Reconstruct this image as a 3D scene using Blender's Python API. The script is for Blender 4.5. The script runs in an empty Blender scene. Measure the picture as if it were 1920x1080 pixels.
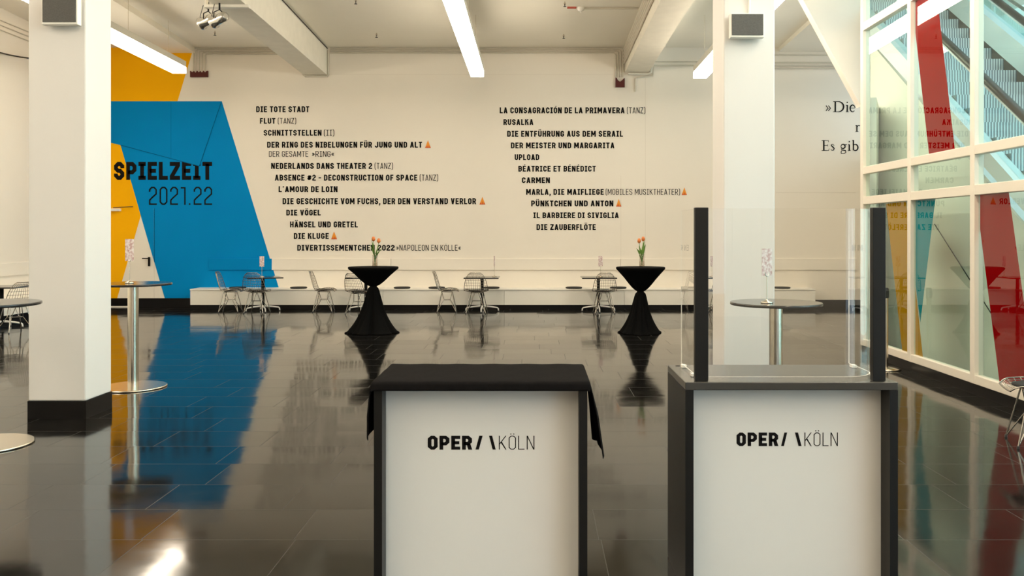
import bpy, bmesh, math, random
from mathutils import Vector, Matrix
random.seed(7)
PI = math.pi
C = bpy.context.scene.collection
S = bpy.context.scene

# ------------------------------------------------------------------ camera
F, CX, CY, H = 1600.0, 1003.0, 436.0, 1.65     # focal length and optical axis in 1920x1080 pixels, eye height
cam = bpy.data.cameras.new('camera'); co = bpy.data.objects.new('camera', cam); C.objects.link(co)
co.location = (0, 0, H); co.rotation_euler = (PI/2, 0, 0)
cam.sensor_width = 36; cam.lens = F/1920*36
cam.shift_x = (960-CX)/1920; cam.shift_y = (CY-540)/1920
cam.clip_start = 0.05; cam.clip_end = 200
S.camera = co
# ------------------------------------------------------------------ world, exposure
LAMP = 20.0                                      # emission of the fluorescent lamps
w = bpy.data.worlds.new('sky'); S.world = w; w.use_nodes = True
nt = w.node_tree; bg = nt.nodes['Background']
tc = nt.nodes.new('ShaderNodeTexCoord'); sp = nt.nodes.new('ShaderNodeSeparateXYZ'); rp = nt.nodes.new('ShaderNodeValToRGB')
nt.links.new(tc.outputs['Generated'], sp.inputs[0]); nt.links.new(sp.outputs['Z'], rp.inputs[0])
rp.color_ramp.elements[0].position = 0.0; rp.color_ramp.elements[0].color = (.62, .74, .82, 1)
rp.color_ramp.elements[1].position = 0.5; rp.color_ramp.elements[1].color = (.70, .88, 1.0, 1)
nt.links.new(rp.outputs[0], bg.inputs[0])
# the sky is much brighter on the sun side (behind and to the right of the viewer)
vn = nt.nodes.new('ShaderNodeVectorMath'); vn.operation = 'DOT_PRODUCT'; nt.links.new(tc.outputs['Generated'], vn.inputs[0])
vn.inputs[1].default_value = Vector((.95, -.28, .12)).normalized()
gl_ = nt.nodes.new('ShaderNodeMapRange'); gl_.interpolation_type = 'SMOOTHSTEP'; nt.links.new(vn.outputs['Value'], gl_.inputs['Value'])
gl_.inputs['From Min'].default_value = .70; gl_.inputs['From Max'].default_value = .97
gl_.inputs['To Min'].default_value = 1.7; gl_.inputs['To Max'].default_value = 5.6
nt.links.new(gl_.outputs[0], bg.inputs[1])
S.view_settings.view_transform = 'Standard'; S.view_settings.look = 'None'
S.view_settings.gamma = 1.0; S.view_settings.use_curve_mapping = False
S.view_settings.exposure = 0.0
S.cycles.max_bounces = 10; S.cycles.diffuse_bounces = 5; S.cycles.glossy_bounces = 5
S.cycles.transparent_max_bounces = 24; S.cycles.sample_clamp_indirect = 6.0

# ------------------------------------------------------------------ materials
def mat(name, col, rough=.6, var=.04, scale=6, metal=0, bump=0, spec=.5, ior=1.5, sheen=0):
    m = bpy.data.materials.new(name); m.use_nodes = True
    t = m.node_tree; b = t.nodes['Principled BSDF']
    n = t.nodes.new('ShaderNodeTexNoise'); n.inputs['Scale'].default_value = scale; n.inputs['Detail'].default_value = 4
    o = t.nodes.new('ShaderNodeTexCoord'); t.links.new(o.outputs['Object'], n.inputs['Vector'])
    r = t.nodes.new('ShaderNodeMapRange'); r.inputs['To Min'].default_value = 1-var; r.inputs['To Max'].default_value = 1+var
    t.links.new(n.outputs[0], r.inputs['Value'])
    x = t.nodes.new('ShaderNodeMix'); x.data_type = 'RGBA'; x.blend_type = 'MULTIPLY'; x.inputs[0].default_value = 1
    x.inputs[6].default_value = (*col, 1); t.links.new(r.outputs[0], x.inputs[7])
    t.links.new(x.outputs[2], b.inputs['Base Color'])
    b.inputs['Roughness'].default_value = rough; b.inputs['Metallic'].default_value = metal
    b.inputs['Specular IOR Level'].default_value = spec; b.inputs['IOR'].default_value = ior
    if sheen: b.inputs['Sheen Weight'].default_value = sheen
    if bump:
        bp = t.nodes.new('ShaderNodeBump'); bp.inputs['Strength'].default_value = bump; bp.inputs['Distance'].default_value = .01
        t.links.new(n.outputs[0], bp.inputs['Height']); t.links.new(bp.outputs[0], b.inputs['Normal'])
    return m

def emit(name, col, st):
    m = bpy.data.materials.new(name); m.use_nodes = True
    t = m.node_tree; b = t.nodes['Principled BSDF']
    b.inputs['Base Color'].default_value = (.8, .8, .78, 1)
    b.inputs['Emission Color'].default_value = (*col, 1); b.inputs['Emission Strength'].default_value = st
    return m

def pane_mat(name, tint, ior=1.5, rough=0.0):
    m = bpy.data.materials.new(name); m.use_nodes = True
    t = m.node_tree; t.nodes.remove(t.nodes['Principled BSDF']); out = t.nodes['Material Output']
    tr = t.nodes.new('ShaderNodeBsdfTransparent'); tr.inputs[0].default_value = (*tint, 1)
    gl = t.nodes.new('ShaderNodeBsdfGlossy'); gl.inputs['Roughness'].default_value = rough; gl.inputs[0].default_value = (1, 1, 1, 1)
    fr = t.nodes.new('ShaderNodeFresnel'); fr.inputs[0].default_value = ior
    mx = t.nodes.new('ShaderNodeMixShader')
    # faces seen from inside the pane must use the outside index too
    t.links.new(fr.outputs[0], mx.inputs[0]); t.links.new(tr.outputs[0], mx.inputs[1]); t.links.new(gl.outputs[0], mx.inputs[2])
    g = t.nodes.new('ShaderNodeNewGeometry'); mm = t.nodes.new('ShaderNodeMixShader'); tr2 = t.nodes.new('ShaderNodeBsdfTransparent')
    tr2.inputs[0].default_value = (*tint, 1)
    t.links.new(g.outputs['Backfacing'], mm.inputs[0]); t.links.new(mx.outputs[0], mm.inputs[1]); t.links.new(tr2.outputs[0], mm.inputs[2])
    t.links.new(mm.outputs[0], out.inputs[0])
    return m

def film_mat(name, col, trans=.35):
    m = bpy.data.materials.new(name); m.use_nodes = True
    t = m.node_tree; t.nodes.remove(t.nodes['Principled BSDF']); out = t.nodes['Material Output']
    d = t.nodes.new('ShaderNodeBsdfDiffuse'); d.inputs[0].default_value = (*col, 1)
    l = t.nodes.new('ShaderNodeBsdfTranslucent'); l.inputs[0].default_value = (*col, 1)
    mx = t.nodes.new('ShaderNodeMixShader'); mx.inputs[0].default_value = trans
    t.links.new(d.outputs[0], mx.inputs[1]); t.links.new(l.outputs[0], mx.inputs[2]); t.links.new(mx.outputs[0], out.inputs[0])
    return m

def floor_mat():
    m = bpy.data.materials.new('polished_black_slate'); m.use_nodes = True
    t = m.node_tree; L = t.links.new; b = t.nodes['Principled BSDF']
    N = lambda k, **kw: t.nodes.new(k)
    def math_(op, a, bb=None):
        n = t.nodes.new('ShaderNodeMath'); n.operation = op
        for i, v in enumerate((a, bb)):
            if v is None: continue
            if isinstance(v, (int, float)): n.inputs[i].default_value = v
            else: L(v, n.inputs[i])
        return n.outputs[0]
    tc = N('ShaderNodeTexCoord'); sp = N('ShaderNodeSeparateXYZ'); L(tc.outputs['Object'], sp.inputs[0])
    ry = math_('DIVIDE', math_('SUBTRACT', sp.outputs['Y'], .083), .5)
    row = math_('FLOOR', ry); fy = math_('FRACT', ry)
    wn = N('ShaderNodeTexWhiteNoise'); wn.noise_dimensions = '1D'; L(row, wn.inputs['W'])
    rx = math_('ADD', math_('DIVIDE', sp.outputs['X'], .82), math_('MULTIPLY', wn.outputs['Value'], 7.0))
    col = math_('FLOOR', rx); fx = math_('FRACT', rx)
    cb = N('ShaderNodeCombineXYZ'); L(col, cb.inputs[0]); L(row, cb.inputs[1])
    w2 = N('ShaderNodeTexWhiteNoise'); w2.noise_dimensions = '3D'; L(cb.outputs[0], w2.inputs['Vector'])
    # joints
    jy = math_('MULTIPLY', math_('MINIMUM', fy, math_('SUBTRACT', 1.0, fy)), .5)
    jx = math_('MULTIPLY', math_('MINIMUM', fx, math_('SUBTRACT', 1.0, fx)), .82)
    j = math_('LESS_THAN', math_('MINIMUM', jx, jy), .0022)
    # tilt of each slab + long soft waviness
    vs = N('ShaderNodeVectorMath'); vs.operation = 'SUBTRACT'; L(w2.outputs['Color'], vs.inputs[0]); vs.inputs[1].default_value = (.5, .5, .5)
    v1 = N('ShaderNodeVectorMath'); v1.operation = 'SCALE'; L(vs.outputs[0], v1.inputs[0]); v1.inputs['Scale'].default_value = .012
    mp = N('ShaderNodeMapping'); mp.inputs['Scale'].default_value = (1.6, 2.2, 1); L(tc.outputs['Object'], mp.inputs[0])
    ns = N('ShaderNodeTexNoise'); ns.inputs['Scale'].default_value = 2.0; ns.inputs['Detail'].default_value = 5; ns.inputs['Roughness'].default_value = .6
    L(mp.outputs[0], ns.inputs['Vector'])
    va = N('ShaderNodeVectorMath'); va.operation = 'SUBTRACT'; L(ns.outputs['Color'], va.inputs[0]); va.inputs[1].default_value = (.5, .5, .5)
    v2 = N('ShaderNodeVectorMath'); v2.operation = 'SCALE'; L(va.outputs[0], v2.inputs[0]); v2.inputs['Scale'].default_value = .015
    ad = N('ShaderNodeVectorMath'); ad.operation = 'ADD'; L(v1.outputs[0], ad.inputs[0]); L(v2.outputs[0], ad.inputs[1])
    fl = N('ShaderNodeVectorMath'); fl.operation = 'MULTIPLY'; L(ad.outputs[0], fl.inputs[0]); fl.inputs[1].default_value = (1, 1, 0)
    gz = N('ShaderNodeVectorMath'); gz.operation = 'ADD'; L(fl.outputs[0], gz.inputs[0]); gz.inputs[1].default_value = (0, 0, 1)
    nm = N('ShaderNodeVectorMath'); nm.operation = 'NORMALIZE'; L(gz.outputs[0], nm.inputs[0]); L(nm.outputs[0], b.inputs['Normal'])
    # colour, gloss
    n2 = N('ShaderNodeTexNoise'); n2.inputs['Scale'].default_value = 5; n2.inputs['Detail'].default_value = 8; L(tc.outputs['Object'], n2.inputs['Vector'])
    rg = N('ShaderNodeMapRange'); rg.inputs['To Min'].default_value = .04; rg.inputs['To Max'].default_value = .13
    rm = math_('ADD', math_('MULTIPLY', n2.outputs[0], .7), math_('MULTIPLY', w2.outputs['Value'], .3))
    L(rm, rg.inputs['Value'])
    L(math_('ADD', rg.outputs[0], math_('MULTIPLY', j, .3)), b.inputs['Roughness'])
    cr = N('ShaderNodeMix'); cr.data_type = 'RGBA'; cr.inputs[6].default_value = (.003, .003, .0028, 1); cr.inputs[7].default_value = (.013, .012, .011, 1)
    L(n2.outputs[0], cr.inputs[0])
    cj = N('ShaderNodeMix'); cj.data_type = 'RGBA'; L(j, cj.inputs[0]); L(cr.outputs[2], cj.inputs[6]); cj.inputs[7].default_value = (.03, .028, .024, 1)
    L(cj.outputs[2], b.inputs['Base Color'])
    b.inputs['IOR'].default_value = 1.48
    return m

def card_mat():
    m = mat('printed_card', (.8, .74, .72), .5)
    t = m.node_tree; b = t.nodes['Principled BSDF']
    n = t.nodes.new('ShaderNodeTexNoise'); n.inputs['Scale'].default_value = 38; n.inputs['Detail'].default_value = 3
    o = t.nodes.new('ShaderNodeTexCoord'); t.links.new(o.outputs['Object'], n.inputs['Vector'])
    r = t.nodes.new('ShaderNodeValToRGB'); t.links.new(n.outputs[0], r.inputs[0])
    r.color_ramp.elements[0].position = .36; r.color_ramp.elements[0].color = (.52, .30, .28, 1)
    r.color_ramp.elements[1].position = .62; r.color_ramp.elements[1].color = (.86, .78, .76, 1)
    t.links.new(r.outputs[0], b.inputs['Base Color'])
    return m

def rib_mat():
    m = mat('ribbed_riser', (.5, .55, .57), .45, metal=.3)
    t = m.node_tree; b = t.nodes['Principled BSDF']
    o = t.nodes.new('ShaderNodeTexCoord'); wv = t.nodes.new('ShaderNodeTexWave'); wv.wave_type = 'BANDS'; wv.bands_direction = 'X'
    wv.inputs['Scale'].default_value = 9; t.links.new(o.outputs['Object'], wv.inputs['Vector'])
    r = t.nodes.new('ShaderNodeValToRGB'); t.links.new(wv.outputs[0], r.inputs[0])
    r.color_ramp.elements[0].position = .3; r.color_ramp.elements[0].color = (.2, .25, .28, 1); r.color_ramp.elements[1].position = .6; r.color_ramp.elements[1].color = (.75, .8, .82, 1)
    t.links.new(r.outputs[0], b.inputs['Base Color'])
    return m

M = {}
M['wall'] = mat('warm_white_wall', (.86, .80, .71), .6, .025, 1.3, spec=.2)
M['wall_left'] = M['wall']
M['col'] = mat('white_column_paint', (.79, .765, .735), .55, .025, 2.0, bump=.03)
M['ceil'] = mat('cream_ceiling', (.92, .875, .77), .7, .05, .9, bump=.03)
M['beam'] = mat('cream_concrete_beam', (.86, .82, .72), .65, .08, 5, bump=.12)
M['floor'] = floor_mat()
M['blackbase'] = mat('black_tile_base', (.007, .006, .006), .3, .2, 4, spec=.2)
M['yellow'] = mat('yellow_paint', (.98, .47, .0), .6, .03, 2, spec=.1)
M['blue'] = mat('blue_paint', (.0, .245, .60), .6, .04, 2, spec=.06)
M['blue2'] = mat('blue_paint_fold', (.0, .235, .575), .6, .04, 2, spec=.06)
M['bluecrease'] = mat('blue_crease', (.0, .10, .25), .6, spec=.06)
M['ink'] = mat('black_vinyl', (.006, .005, .005), .65, spec=.12)
M['white'] = mat('white_lacquer', (.92, .885, .81), .4, .02, 3)
M['joint'] = mat('joint_tone', (.66, .60, .51), .7)  # darker wall tone for the thin panel seams
M['black'] = mat('black_laminate', (.008, .0075, .007), .42, .1, 12, spec=.3)
M['black_top'] = mat('satin_black_top', (.05, .047, .042), .26, .1, 9)
M['felt'] = mat('black_felt', (.010, .009, .009), .95, .3, 60, spec=.04)
M['cloth'] = mat('black_stretch_cloth', (.004, .004, .004), .9, .2, 40, spec=.05)
M['panel'] = mat('white_front_panel', (.80, .79, .755), .42, .02, 2)
M['steel'] = mat('brushed_steel', (.72, .66, .56), .22, .06, 20, metal=1)
M['chrome'] = mat('chrome_wire', (.40, .37, .33), .2, .03, 30, metal=1)
M['alu'] = mat('pale_aluminium', (.86, .84, .80), .35, .03, 10)
M['table_black'] = mat('black_table_top', (.018, .017, .017), .12, .1, 6)
M['matte'] = mat('matte_black_metal', (.006, .006, .006), .6, .1, 12, spec=.12)
M['pad'] = mat('black_seat_pad', (.012, .011, .011), .8, .2, 30)
M['grille'] = mat('speaker_grille', (.10, .095, .088), .7, .35, 90)
M['redbrown'] = mat('fire_stop_mortar', (.10, .018, .015), .85, .2, 20)
M['conduit'] = mat('cream_conduit', (.66, .61, .51), .45, .06, 8)
M['cable'] = mat('black_cable', (.03, .025, .02), .5)
M['lamp'] = emit('fluorescent_diffuser', (1.0, .875, .69), LAMP)
M['housing'] = mat('lamp_housing', (.62, .58, .50), .4, .02, 4)
M['glass'] = pane_mat('green_glass', (.90, .97, .94), 1.62)
M['acryl'] = pane_mat('clear_acrylic', (.985, .985, .98), 1.75)
M['acryl_edge'] = mat('acrylic_edge', (.9, .86, .78), .2)
M['vase'] = pane_mat('vase_glass', (.90, .88, .85), 1.6)
M['balu'] = pane_mat('balustrade_glass', (.86, .96, .96), 1.5)
M['frame'] = mat('cream_window_frame', (.80, .73, .63), .45, .02, 3)
M['red'] = film_mat('red_film', (.50, .004, .006), .4)
M['yfilm'] = film_mat('yellow_film', (.72, .36, .01), .4)
M['teal'] = film_mat('teal_film', (.02, .36, .45), .4)
M['leaf'] = mat('tulip_leaf', (.12, .26, .04), .5, .2, 20)
M['tulip'] = mat('tulip_petal', (.66, .19, .04), .5, .2, 25)
M['card'] = card_mat()
M['orange'] = mat('icon_orange', (.85, .30, .01), .5)
M['deep'] = mat('icon_red_orange', (.65, .08, .01), .5)
M['rib'] = rib_mat()
M['skirt'] = mat('pale_blue_metal', (.72, .78, .80), .35, .02, 4)
M['understair'] = mat('white_cladding', (.80, .80, .74), .6, .02, 2)
M['tread'] = mat('grey_stair_tread', (.45, .50, .50), .5, .05, 6)
M['tealglass'] = mat('teal_glass_tread', (.36, .62, .62), .3, .1, 5)
M['handrail'] = mat('black_handrail', (.02, .02, .02), .35)
M['spot'] = mat('silver_spot', (.8, .78, .74), .25, .03, 10, metal=1)
M['redmark'] = mat('red_marker', (.55, .09, .05), .6)

# ------------------------------------------------------------------ mesh helpers
class MB:
    def __init__(s): s.bm = bmesh.new(); s.mats = []
    def mi(s, m):
        if m is None: return 0
        if m not in s.mats: s.mats.append(m)
        return s.mats.index(m)
    def face(s, pts, m=None):
        f = s.bm.faces.new([s.bm.verts.new(p) for p in pts]); f.material_index = s.mi(m); return f
    def box(s, a, b, m=None, bev=0):
        x0, y0, z0 = a; x1, y1, z1 = b
        v = [s.bm.verts.new(p) for p in ((x0,y0,z0),(x1,y0,z0),(x1,y1,z0),(x0,y1,z0),(x0,y0,z1),(x1,y0,z1),(x1,y1,z1),(x0,y1,z1))]
        fs = [s.bm.faces.new([v[i] for i in q]) for q in ((0,3,2,1),(4,5,6,7),(0,1,5,4),(1,2,6,5),(2,3,7,6),(3,0,4,7))]
        k = s.mi(m)
        for f in fs: f.material_index = k
        if bev:
            es = list({e for f in fs for e in f.edges})
            r = bmesh.ops.bevel(s.bm, geom=es, offset=bev, segments=2, profile=.5, affect='EDGES')
            for f in r['faces']: f.material_index = k
        return s
    def hexa(s, p, m=None):      # 8 corners, bottom ring then top ring
        v = [s.bm.verts.new(q) for q in p]; k = s.mi(m)
        for q in ((0,3,2,1),(4,5,6,7),(0,1,5,4),(1,2,6,5),(2,3,7,6),(3,0,4,7)):
            f = s.bm.faces.new([v[i] for i in q]); f.material_index = k
        return s
    def tube(s, pts, r, n=6, m=None, closed=False, smooth=True):
        pts = [Vector(p) for p in pts]; k = s.mi(m); rings = []
        rr = r if isinstance(r, (list, tuple)) else [r]*len(pts)
        up = None; N = len(pts)
        for i, p in enumerate(pts):
            a = pts[i-1] if (i or closed) else p; b = pts[(i+1) % N] if (i < N-1 or closed) else p
            d = (b-a).normalized()
            if up is None:
                up = Vector((0,0,1)) if abs(d.z) < .9 else Vector((1,0,0))
            u = (up - d*up.dot(d))
            if u.length < 1e-4: u = d.orthogonal()
            u.normalize(); v = d.cross(u); up = u
            rings.append([s.bm.verts.new(p + (u*math.cos(2*PI*j/n) + v*math.sin(2*PI*j/n))*rr[i]) for j in range(n)])
        for i in range(N if closed else N-1):
            A = rings[i]; B = rings[(i+1) % N]
            for j in range(n):
                f = s.bm.faces.new((A[j], A[(j+1) % n], B[(j+1) % n], B[j])); f.material_index = k; f.smooth = smooth
        if not closed:
            for R_, rev in ((rings[0], True), (rings[-1], False)):
                q = [s.bm.verts.new(v.co) for v in R_]
                f = s.bm.faces.new(list(reversed(q)) if rev else q); f.material_index = k
        return s
    def lathe(s, prof, n=32, c=(0,0,0), m=None, mod=None, smooth=True, cap=True):
        k = s.mi(m); rings = []
        for i, (r, z) in enumerate(prof):
            ring = []
            for j in range(n):
                a = 2*PI*j/n; q = r*(mod(a, i, z) if mod else 1)
                ring.append(s.bm.verts.new((c[0]+q*math.cos(a), c[1]+q*math.sin(a), c[2]+z)))
            rings.append(ring)
        for A, B in zip(rings, rings[1:]):
            for j in range(n):
                f = s.bm.faces.new((A[j], A[(j+1) % n], B[(j+1) % n], B[j])); f.material_index = k; f.smooth = smooth
        if cap:
            f = s.bm.faces.new([s.bm.verts.new(v.co) for v in reversed(rings[0])]); f.material_index = k
            f = s.bm.faces.new([s.bm.verts.new(v.co) for v in rings[-1]]); f.material_index = k
        return s
    def prism(s, poly, d, m=None):   # poly: 3-D points, d: extrusion vector
        k = s.mi(m); d = Vector(d)
        A = [s.bm.verts.new(p) for p in poly]; B = [s.bm.verts.new(Vector(p)+d) for p in poly]; n = len(A)
        fs = [s.bm.faces.new(A), s.bm.faces.new(list(reversed(B)))]
        for i in range(n): fs.append(s.bm.faces.new((A[i], B[i], B[(i+1) % n], A[(i+1) % n])))
        for f in fs: f.material_index = k
        return s
    def build(s, name, m=None, parent=None, loc=None, fixn=True):
        if fixn: bmesh.ops.recalc_face_normals(s.bm, faces=s.bm.faces)
        me = bpy.data.meshes.new(name); s.bm.to_mesh(me); s.bm.free()
        ms = s.mats if s.mats else [m]
        for q in ms: me.materials.append(q if not isinstance(q, str) else M[q])
        o = bpy.data.objects.new(name, me); C.objects.link(o)
        if parent: o.parent = parent
        if loc: o.location = loc
        return o

def tag(o, label=None, cat=None, group=None, kind=None):
    if label: o['label'] = label
    if cat: o['category'] = cat
    if group: o['group'] = group
    if kind: o['kind'] = kind
    return o
def struct(o, label, cat): return tag(o, label, cat, kind='structure')
def empty(name, loc=(0,0,0), rz=0):
    o = bpy.data.objects.new(name, None); C.objects.link(o); o.location = loc; o.rotation_euler = (0,0,rz)
    o.empty_display_size = .1; return o
def kids(o): return [c for c in bpy.data.objects if c.parent == o]
def copy_tree(o, parent=None):
    c = o.copy(); C.objects.link(c); c.parent = parent
    for ch in kids(o): copy_tree(ch, c)
    return c
def at(x, y, d): return Vector(((x-CX)*d/F, d, H-(y-CY)*d/F))

# ------------------------------------------------------------------ room shell
YB, XL, XP, YF = 18.92, -10.05, 4.45, -9.0     # back wall, left wall, glazed partition, wall behind the camera
K = YB/F
WX = lambda x: (x-CX)*K
WZ = lambda y: H-(y-CY)*K
ZC = lambda y: 5.75+.045*(YB-y)                # ceiling rises gently towards the viewer
b = MB(); b.box((-13,YF-.3,-.15),(12,YB+.3,0)); fl = b.build('floor', M['floor'])
struct(fl, 'polished black stone floor laid in long rows', 'floor')
b = MB(); b.hexa([(-13,YF,ZC(YF)),(XP+.15,YF,ZC(YF)),(XP+.15,11.7,ZC(11.7)),(-13,11.7,ZC(11.7)),(-13,YF,ZC(YF)+.2),(XP+.15,YF,ZC(YF)+.2),(XP+.15,11.7,ZC(11.7)+.2),(-13,11.7,ZC(11.7)+.2)])
b.hexa([(-13,11.7,ZC(11.7)),(9,11.7,ZC(11.7)),(9,YB,ZC(YB)),(-13,YB,ZC(YB)),(-13,11.7,ZC(11.7)+.2),(9,11.7,ZC(11.7)+.2),(9,YB,ZC(YB)+.2),(-13,YB,ZC(YB)+.2)])
struct(b.build('ceiling', M['ceil']), 'cream painted concrete ceiling', 'ceiling')
b = MB(); b.box((-13,YB,0),(9,YB+.25,6.2)); wall = b.build('wall_back', M['wall'])
struct(wall, 'long warm white back wall with coloured mural and black programme lettering', 'wall')
b = MB(); b.box((XL-.25,YF,0),(XL,YB,7)); wl = b.build('wall_left', M['wall']); struct(wl, 'warm white side wall on the far left', 'wall')
# wall behind the camera with a wide glazed opening
b = MB(); b.box((-13,YF-.25,0),(.8,YF,7.2)); b.box((3.9,YF-.25,0),(XP+.2,YF,7.2)); b.box((.8,YF-.25,2.5),(3.9,YF,7.2)); b.box((.8,YF-.25,0),(3.9,YF,.35))
struct(b.build('wall_front', M['wall']), 'white wall with wide windows behind the viewer', 'wall')
w3 = struct(empty('window_3', (0,YF,0)), 'wide daylight window in the wall behind the viewer', 'window')
b = MB()
for x in (.84,2.3,3.84): b.box((x-.04,-.2,.35),(x+.06,-.08,2.5))
for z in (.35,2.42): b.box((.8,-.2,z),(3.9,-.08,z+.08))
b.build('frame', M['frame'], w3)
b = MB(); b.box((.85,-.15,.4),(3.85,-.14,2.45)); b.build('pane', M['acryl'], w3)

b = MB(); b.box((XP,YF,0),(XP+.2,-2.5,7)); b.box((XP,-2.5,3.4),(XP+.2,1.28,7)); struct(b.build('wall_light_block', M['wall']), 'unseen white wall added to limit daylight, with an open passage behind the viewer', 'wall')  # added out of view; its single opening cuts down the frontal daylight
# beams
def beam(name, xl, xr, z0, s, label):
    b = MB(); y0, y1 = YF, YB
    zb = lambda y: z0+s*(YB-y)
    b.hexa([(xl,y0,zb(y0)),(xr,y0,zb(y0)),(xr,y1,zb(y1)),(xl,y1,zb(y1)),(xl,y0,ZC(y0)+.05),(xr,y0,ZC(y0)+.05),(xr,y1,ZC(y1)+.05),(xl,y1,ZC(y1)+.05)])
    return struct(b.build(name, M['beam']), label, 'beam')
beam('trim_1', WX(570), WX(614), WZ(141), .026, 'cream concrete ceiling beam left of the middle lamp')
beam('trim_2', WX(1172), WX(1216), WZ(136), .026, 'cream concrete ceiling beam right of the middle lamp')
b = MB()
x0, x1 = -8.9, WX(366)
b.hexa([(x0,YF,ZC(YF)-.12),(x1,YF,ZC(YF)-.12),(x1,YB,ZC(YB)-.12),(x0,YB,ZC(YB)-.12),(x0,YF,ZC(YF)+.05),(x1,YF,ZC(YF)+.05),(x1,YB,ZC(YB)+.05),(x0,YB,ZC(YB)+.05)])
struct(b.build('trim_3', M['ceil']), 'shallow downstand strip of the ceiling above the left lamp', 'beam')
b = MB(); zz = WZ(97)
b.hexa([(5.4,11.9,zz+.3),(8.9,11.9,zz+.3),(8.9,YB,zz),(5.4,YB,zz),(5.4,11.9,7),(8.9,11.9,7),(8.9,YB,6),(5.4,YB,6)])
struct(b.build('trim_4', M['ceil']), 'deep cream ceiling beam above the serif quotation', 'beam')

# columns
def column(name, x0, x1, y0, y1, label):
    r = struct(empty(name, ((x0+x1)/2,(y0+y1)/2,0)), label, 'column')
    hx, hy = (x1-x0)/2, (y1-y0)/2
    b = MB(); b.box((-hx,-hy,.157),(hx,hy,ZC(y0)), bev=.012); b.build('shaft', M['col'], r)
    b = MB(); b.box((-hx-.004,-hy-.004,0),(hx+.004,hy+.004,.157)); b.build('tiled_base', M['blackbase'], r)
    return r
column('pillar_left', -4.49, -3.98, 7.56, 8.02, 'square white pillar on a black base left of the mural')
column('pillar_right', 1.836, 2.334, 8.3, 8.82, 'square white pillar rising behind the acrylic screen')

# ------------------------------------------------------------------ mural, door, panels on the back wall
def clip(poly, axis, val, keep_less):
    out = []; n = len(poly)
    inside = lambda p: (p[axis] <= val) == keep_less
    for i in range(n):
        a, c = poly[i], poly[(i+1) % n]
        if inside(a): out.append(a)
        if inside(a) != inside(c):
            t = (val-a[axis])/(c[axis]-a[axis]); out.append((a[0]+t*(c[0]-a[0]), a[1]+t*(c[1]-a[1])))
    return out
DX0, DX1, DY0 = 170, 289, 391                   # door leaf outline as seen on the wall
def flat(mb, poly, off, m):
    if len(poly) >= 3: mb.face([(WX(p[0]), YB-off, WZ(p[1])) for p in poly], m)
mur = {'yellow': [[(120,80),(366,80),(333,190),(120,190)], [(120,190),(209,190),(209,268),(226,272),(120,272)], [(120,272),(226,272),(265,402),(220,560),(120,560)]],
       'blue': [[(205,190),(416,190),(375,311),(226,272),(205,267)], [(226,272),(416,190),(523,540),(375,559),(309,559)]]}
door = struct(empty('door_1', (WX((DX0+DX1)/2), YB, 0)), 'flush door painted over by the mural beside the left pillar', 'door')
ox = WX((DX0+DX1)/2)
b = MB(); b.box((WX(DX0)-ox,-.008,.012),(WX(DX1)-ox,-.001,WZ(DY0))); leaf = b.build('door_leaf', M['wall'], door)
for nm, polys in mur.items():
    bw = MB(); bd = MB(); hit = False
    for p in polys:
        for q in (clip(p,0,DX0,True), clip(p,0,DX1,False), clip(clip(clip(p,0,DX0,False),0,DX1,True),1,DY0,True)): flat(bw, q, .003 if nm == 'yellow' else .0035, M[nm])
        q = clip(clip(clip(p,0,DX0,False),0,DX1,True),1,DY0,False)
        if len(q) >= 3:
            bd.face([(WX(a[0])-ox, -.0100 if nm == 'yellow' else -.0105, WZ(a[1])) for a in q], M[nm]); hit = True
    tag(bw.build('mural_shape', None, wall, fixn=False), nm+' painted angular mural shape')
    if hit: tag(bd.build('painted_area', None, leaf, fixn=False), nm+' painted part of the door leaf')
b = MB(); flat(b, [(205,190),(416,190),(374,311),(226,272),(205,267)], .008, M['blue2'])
tag(b.build('mural_fold', None, wall, fixn=False), 'blue folded flap of the mural covering the tops of two letters')
b = MB()
def line(mb, x0, y0, x1, y1, wd, off, m):
    d = Vector((x1-x0, y1-y0)).normalized(); n = Vector((-d.y, d.x))*wd/2
    flat(mb, [(x0+n.x,y0+n.y),(x1+n.x,y1+n.y),(x1-n.x,y1-n.y),(x0-n.x,y0-n.y)], off, m)
line(b, 226,272,374,311.5,1.1,.0085,M['bluecrease']); line(b, 374,311.5,415,192,.9,.0085,M['bluecrease'])
line(b, 321,191,321,296,.5,.0085,M['bluecrease']); line(b, 289.6,391,289.6,491,.9,.0115,M['bluecrease'])
b.build('crease_line', None, wall, fixn=False)
b = MB(); b.box((-.02,-.055,-.14),(.015,-.009,.06), bev=.004); b.box((-.14,-.085,.02),(0,-.06,.042), bev=.005); b.box((-.016,-.085,.02),(.01,-.05,.042))
b.build('door_handle', M['ink'], leaf, loc=(WX(281)-ox,0,WZ(487)))
b = MB(); b.box((WX(178)-ox,-.09,WZ(396)),(WX(228)-ox,-.009,WZ(391)), bev=.006); cl = b.build('door_closer', M['alu'], leaf)
b = MB(); b.tube([(WX(215)-ox,-.07,WZ(389.5)),(WX(230)-ox,-.08,WZ(388.6)),(WX(250)-ox,-.02,WZ(387.5))],.008); b.build('closer_arm', M['cable'], cl)
b = MB(); b.box((WX(205),YB-.03,.0),(WX(240),YB-.002,.022)); struct(b.build('trim_5', M['white']), 'thin white strip on the floor under the mural door', 'trim')
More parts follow.
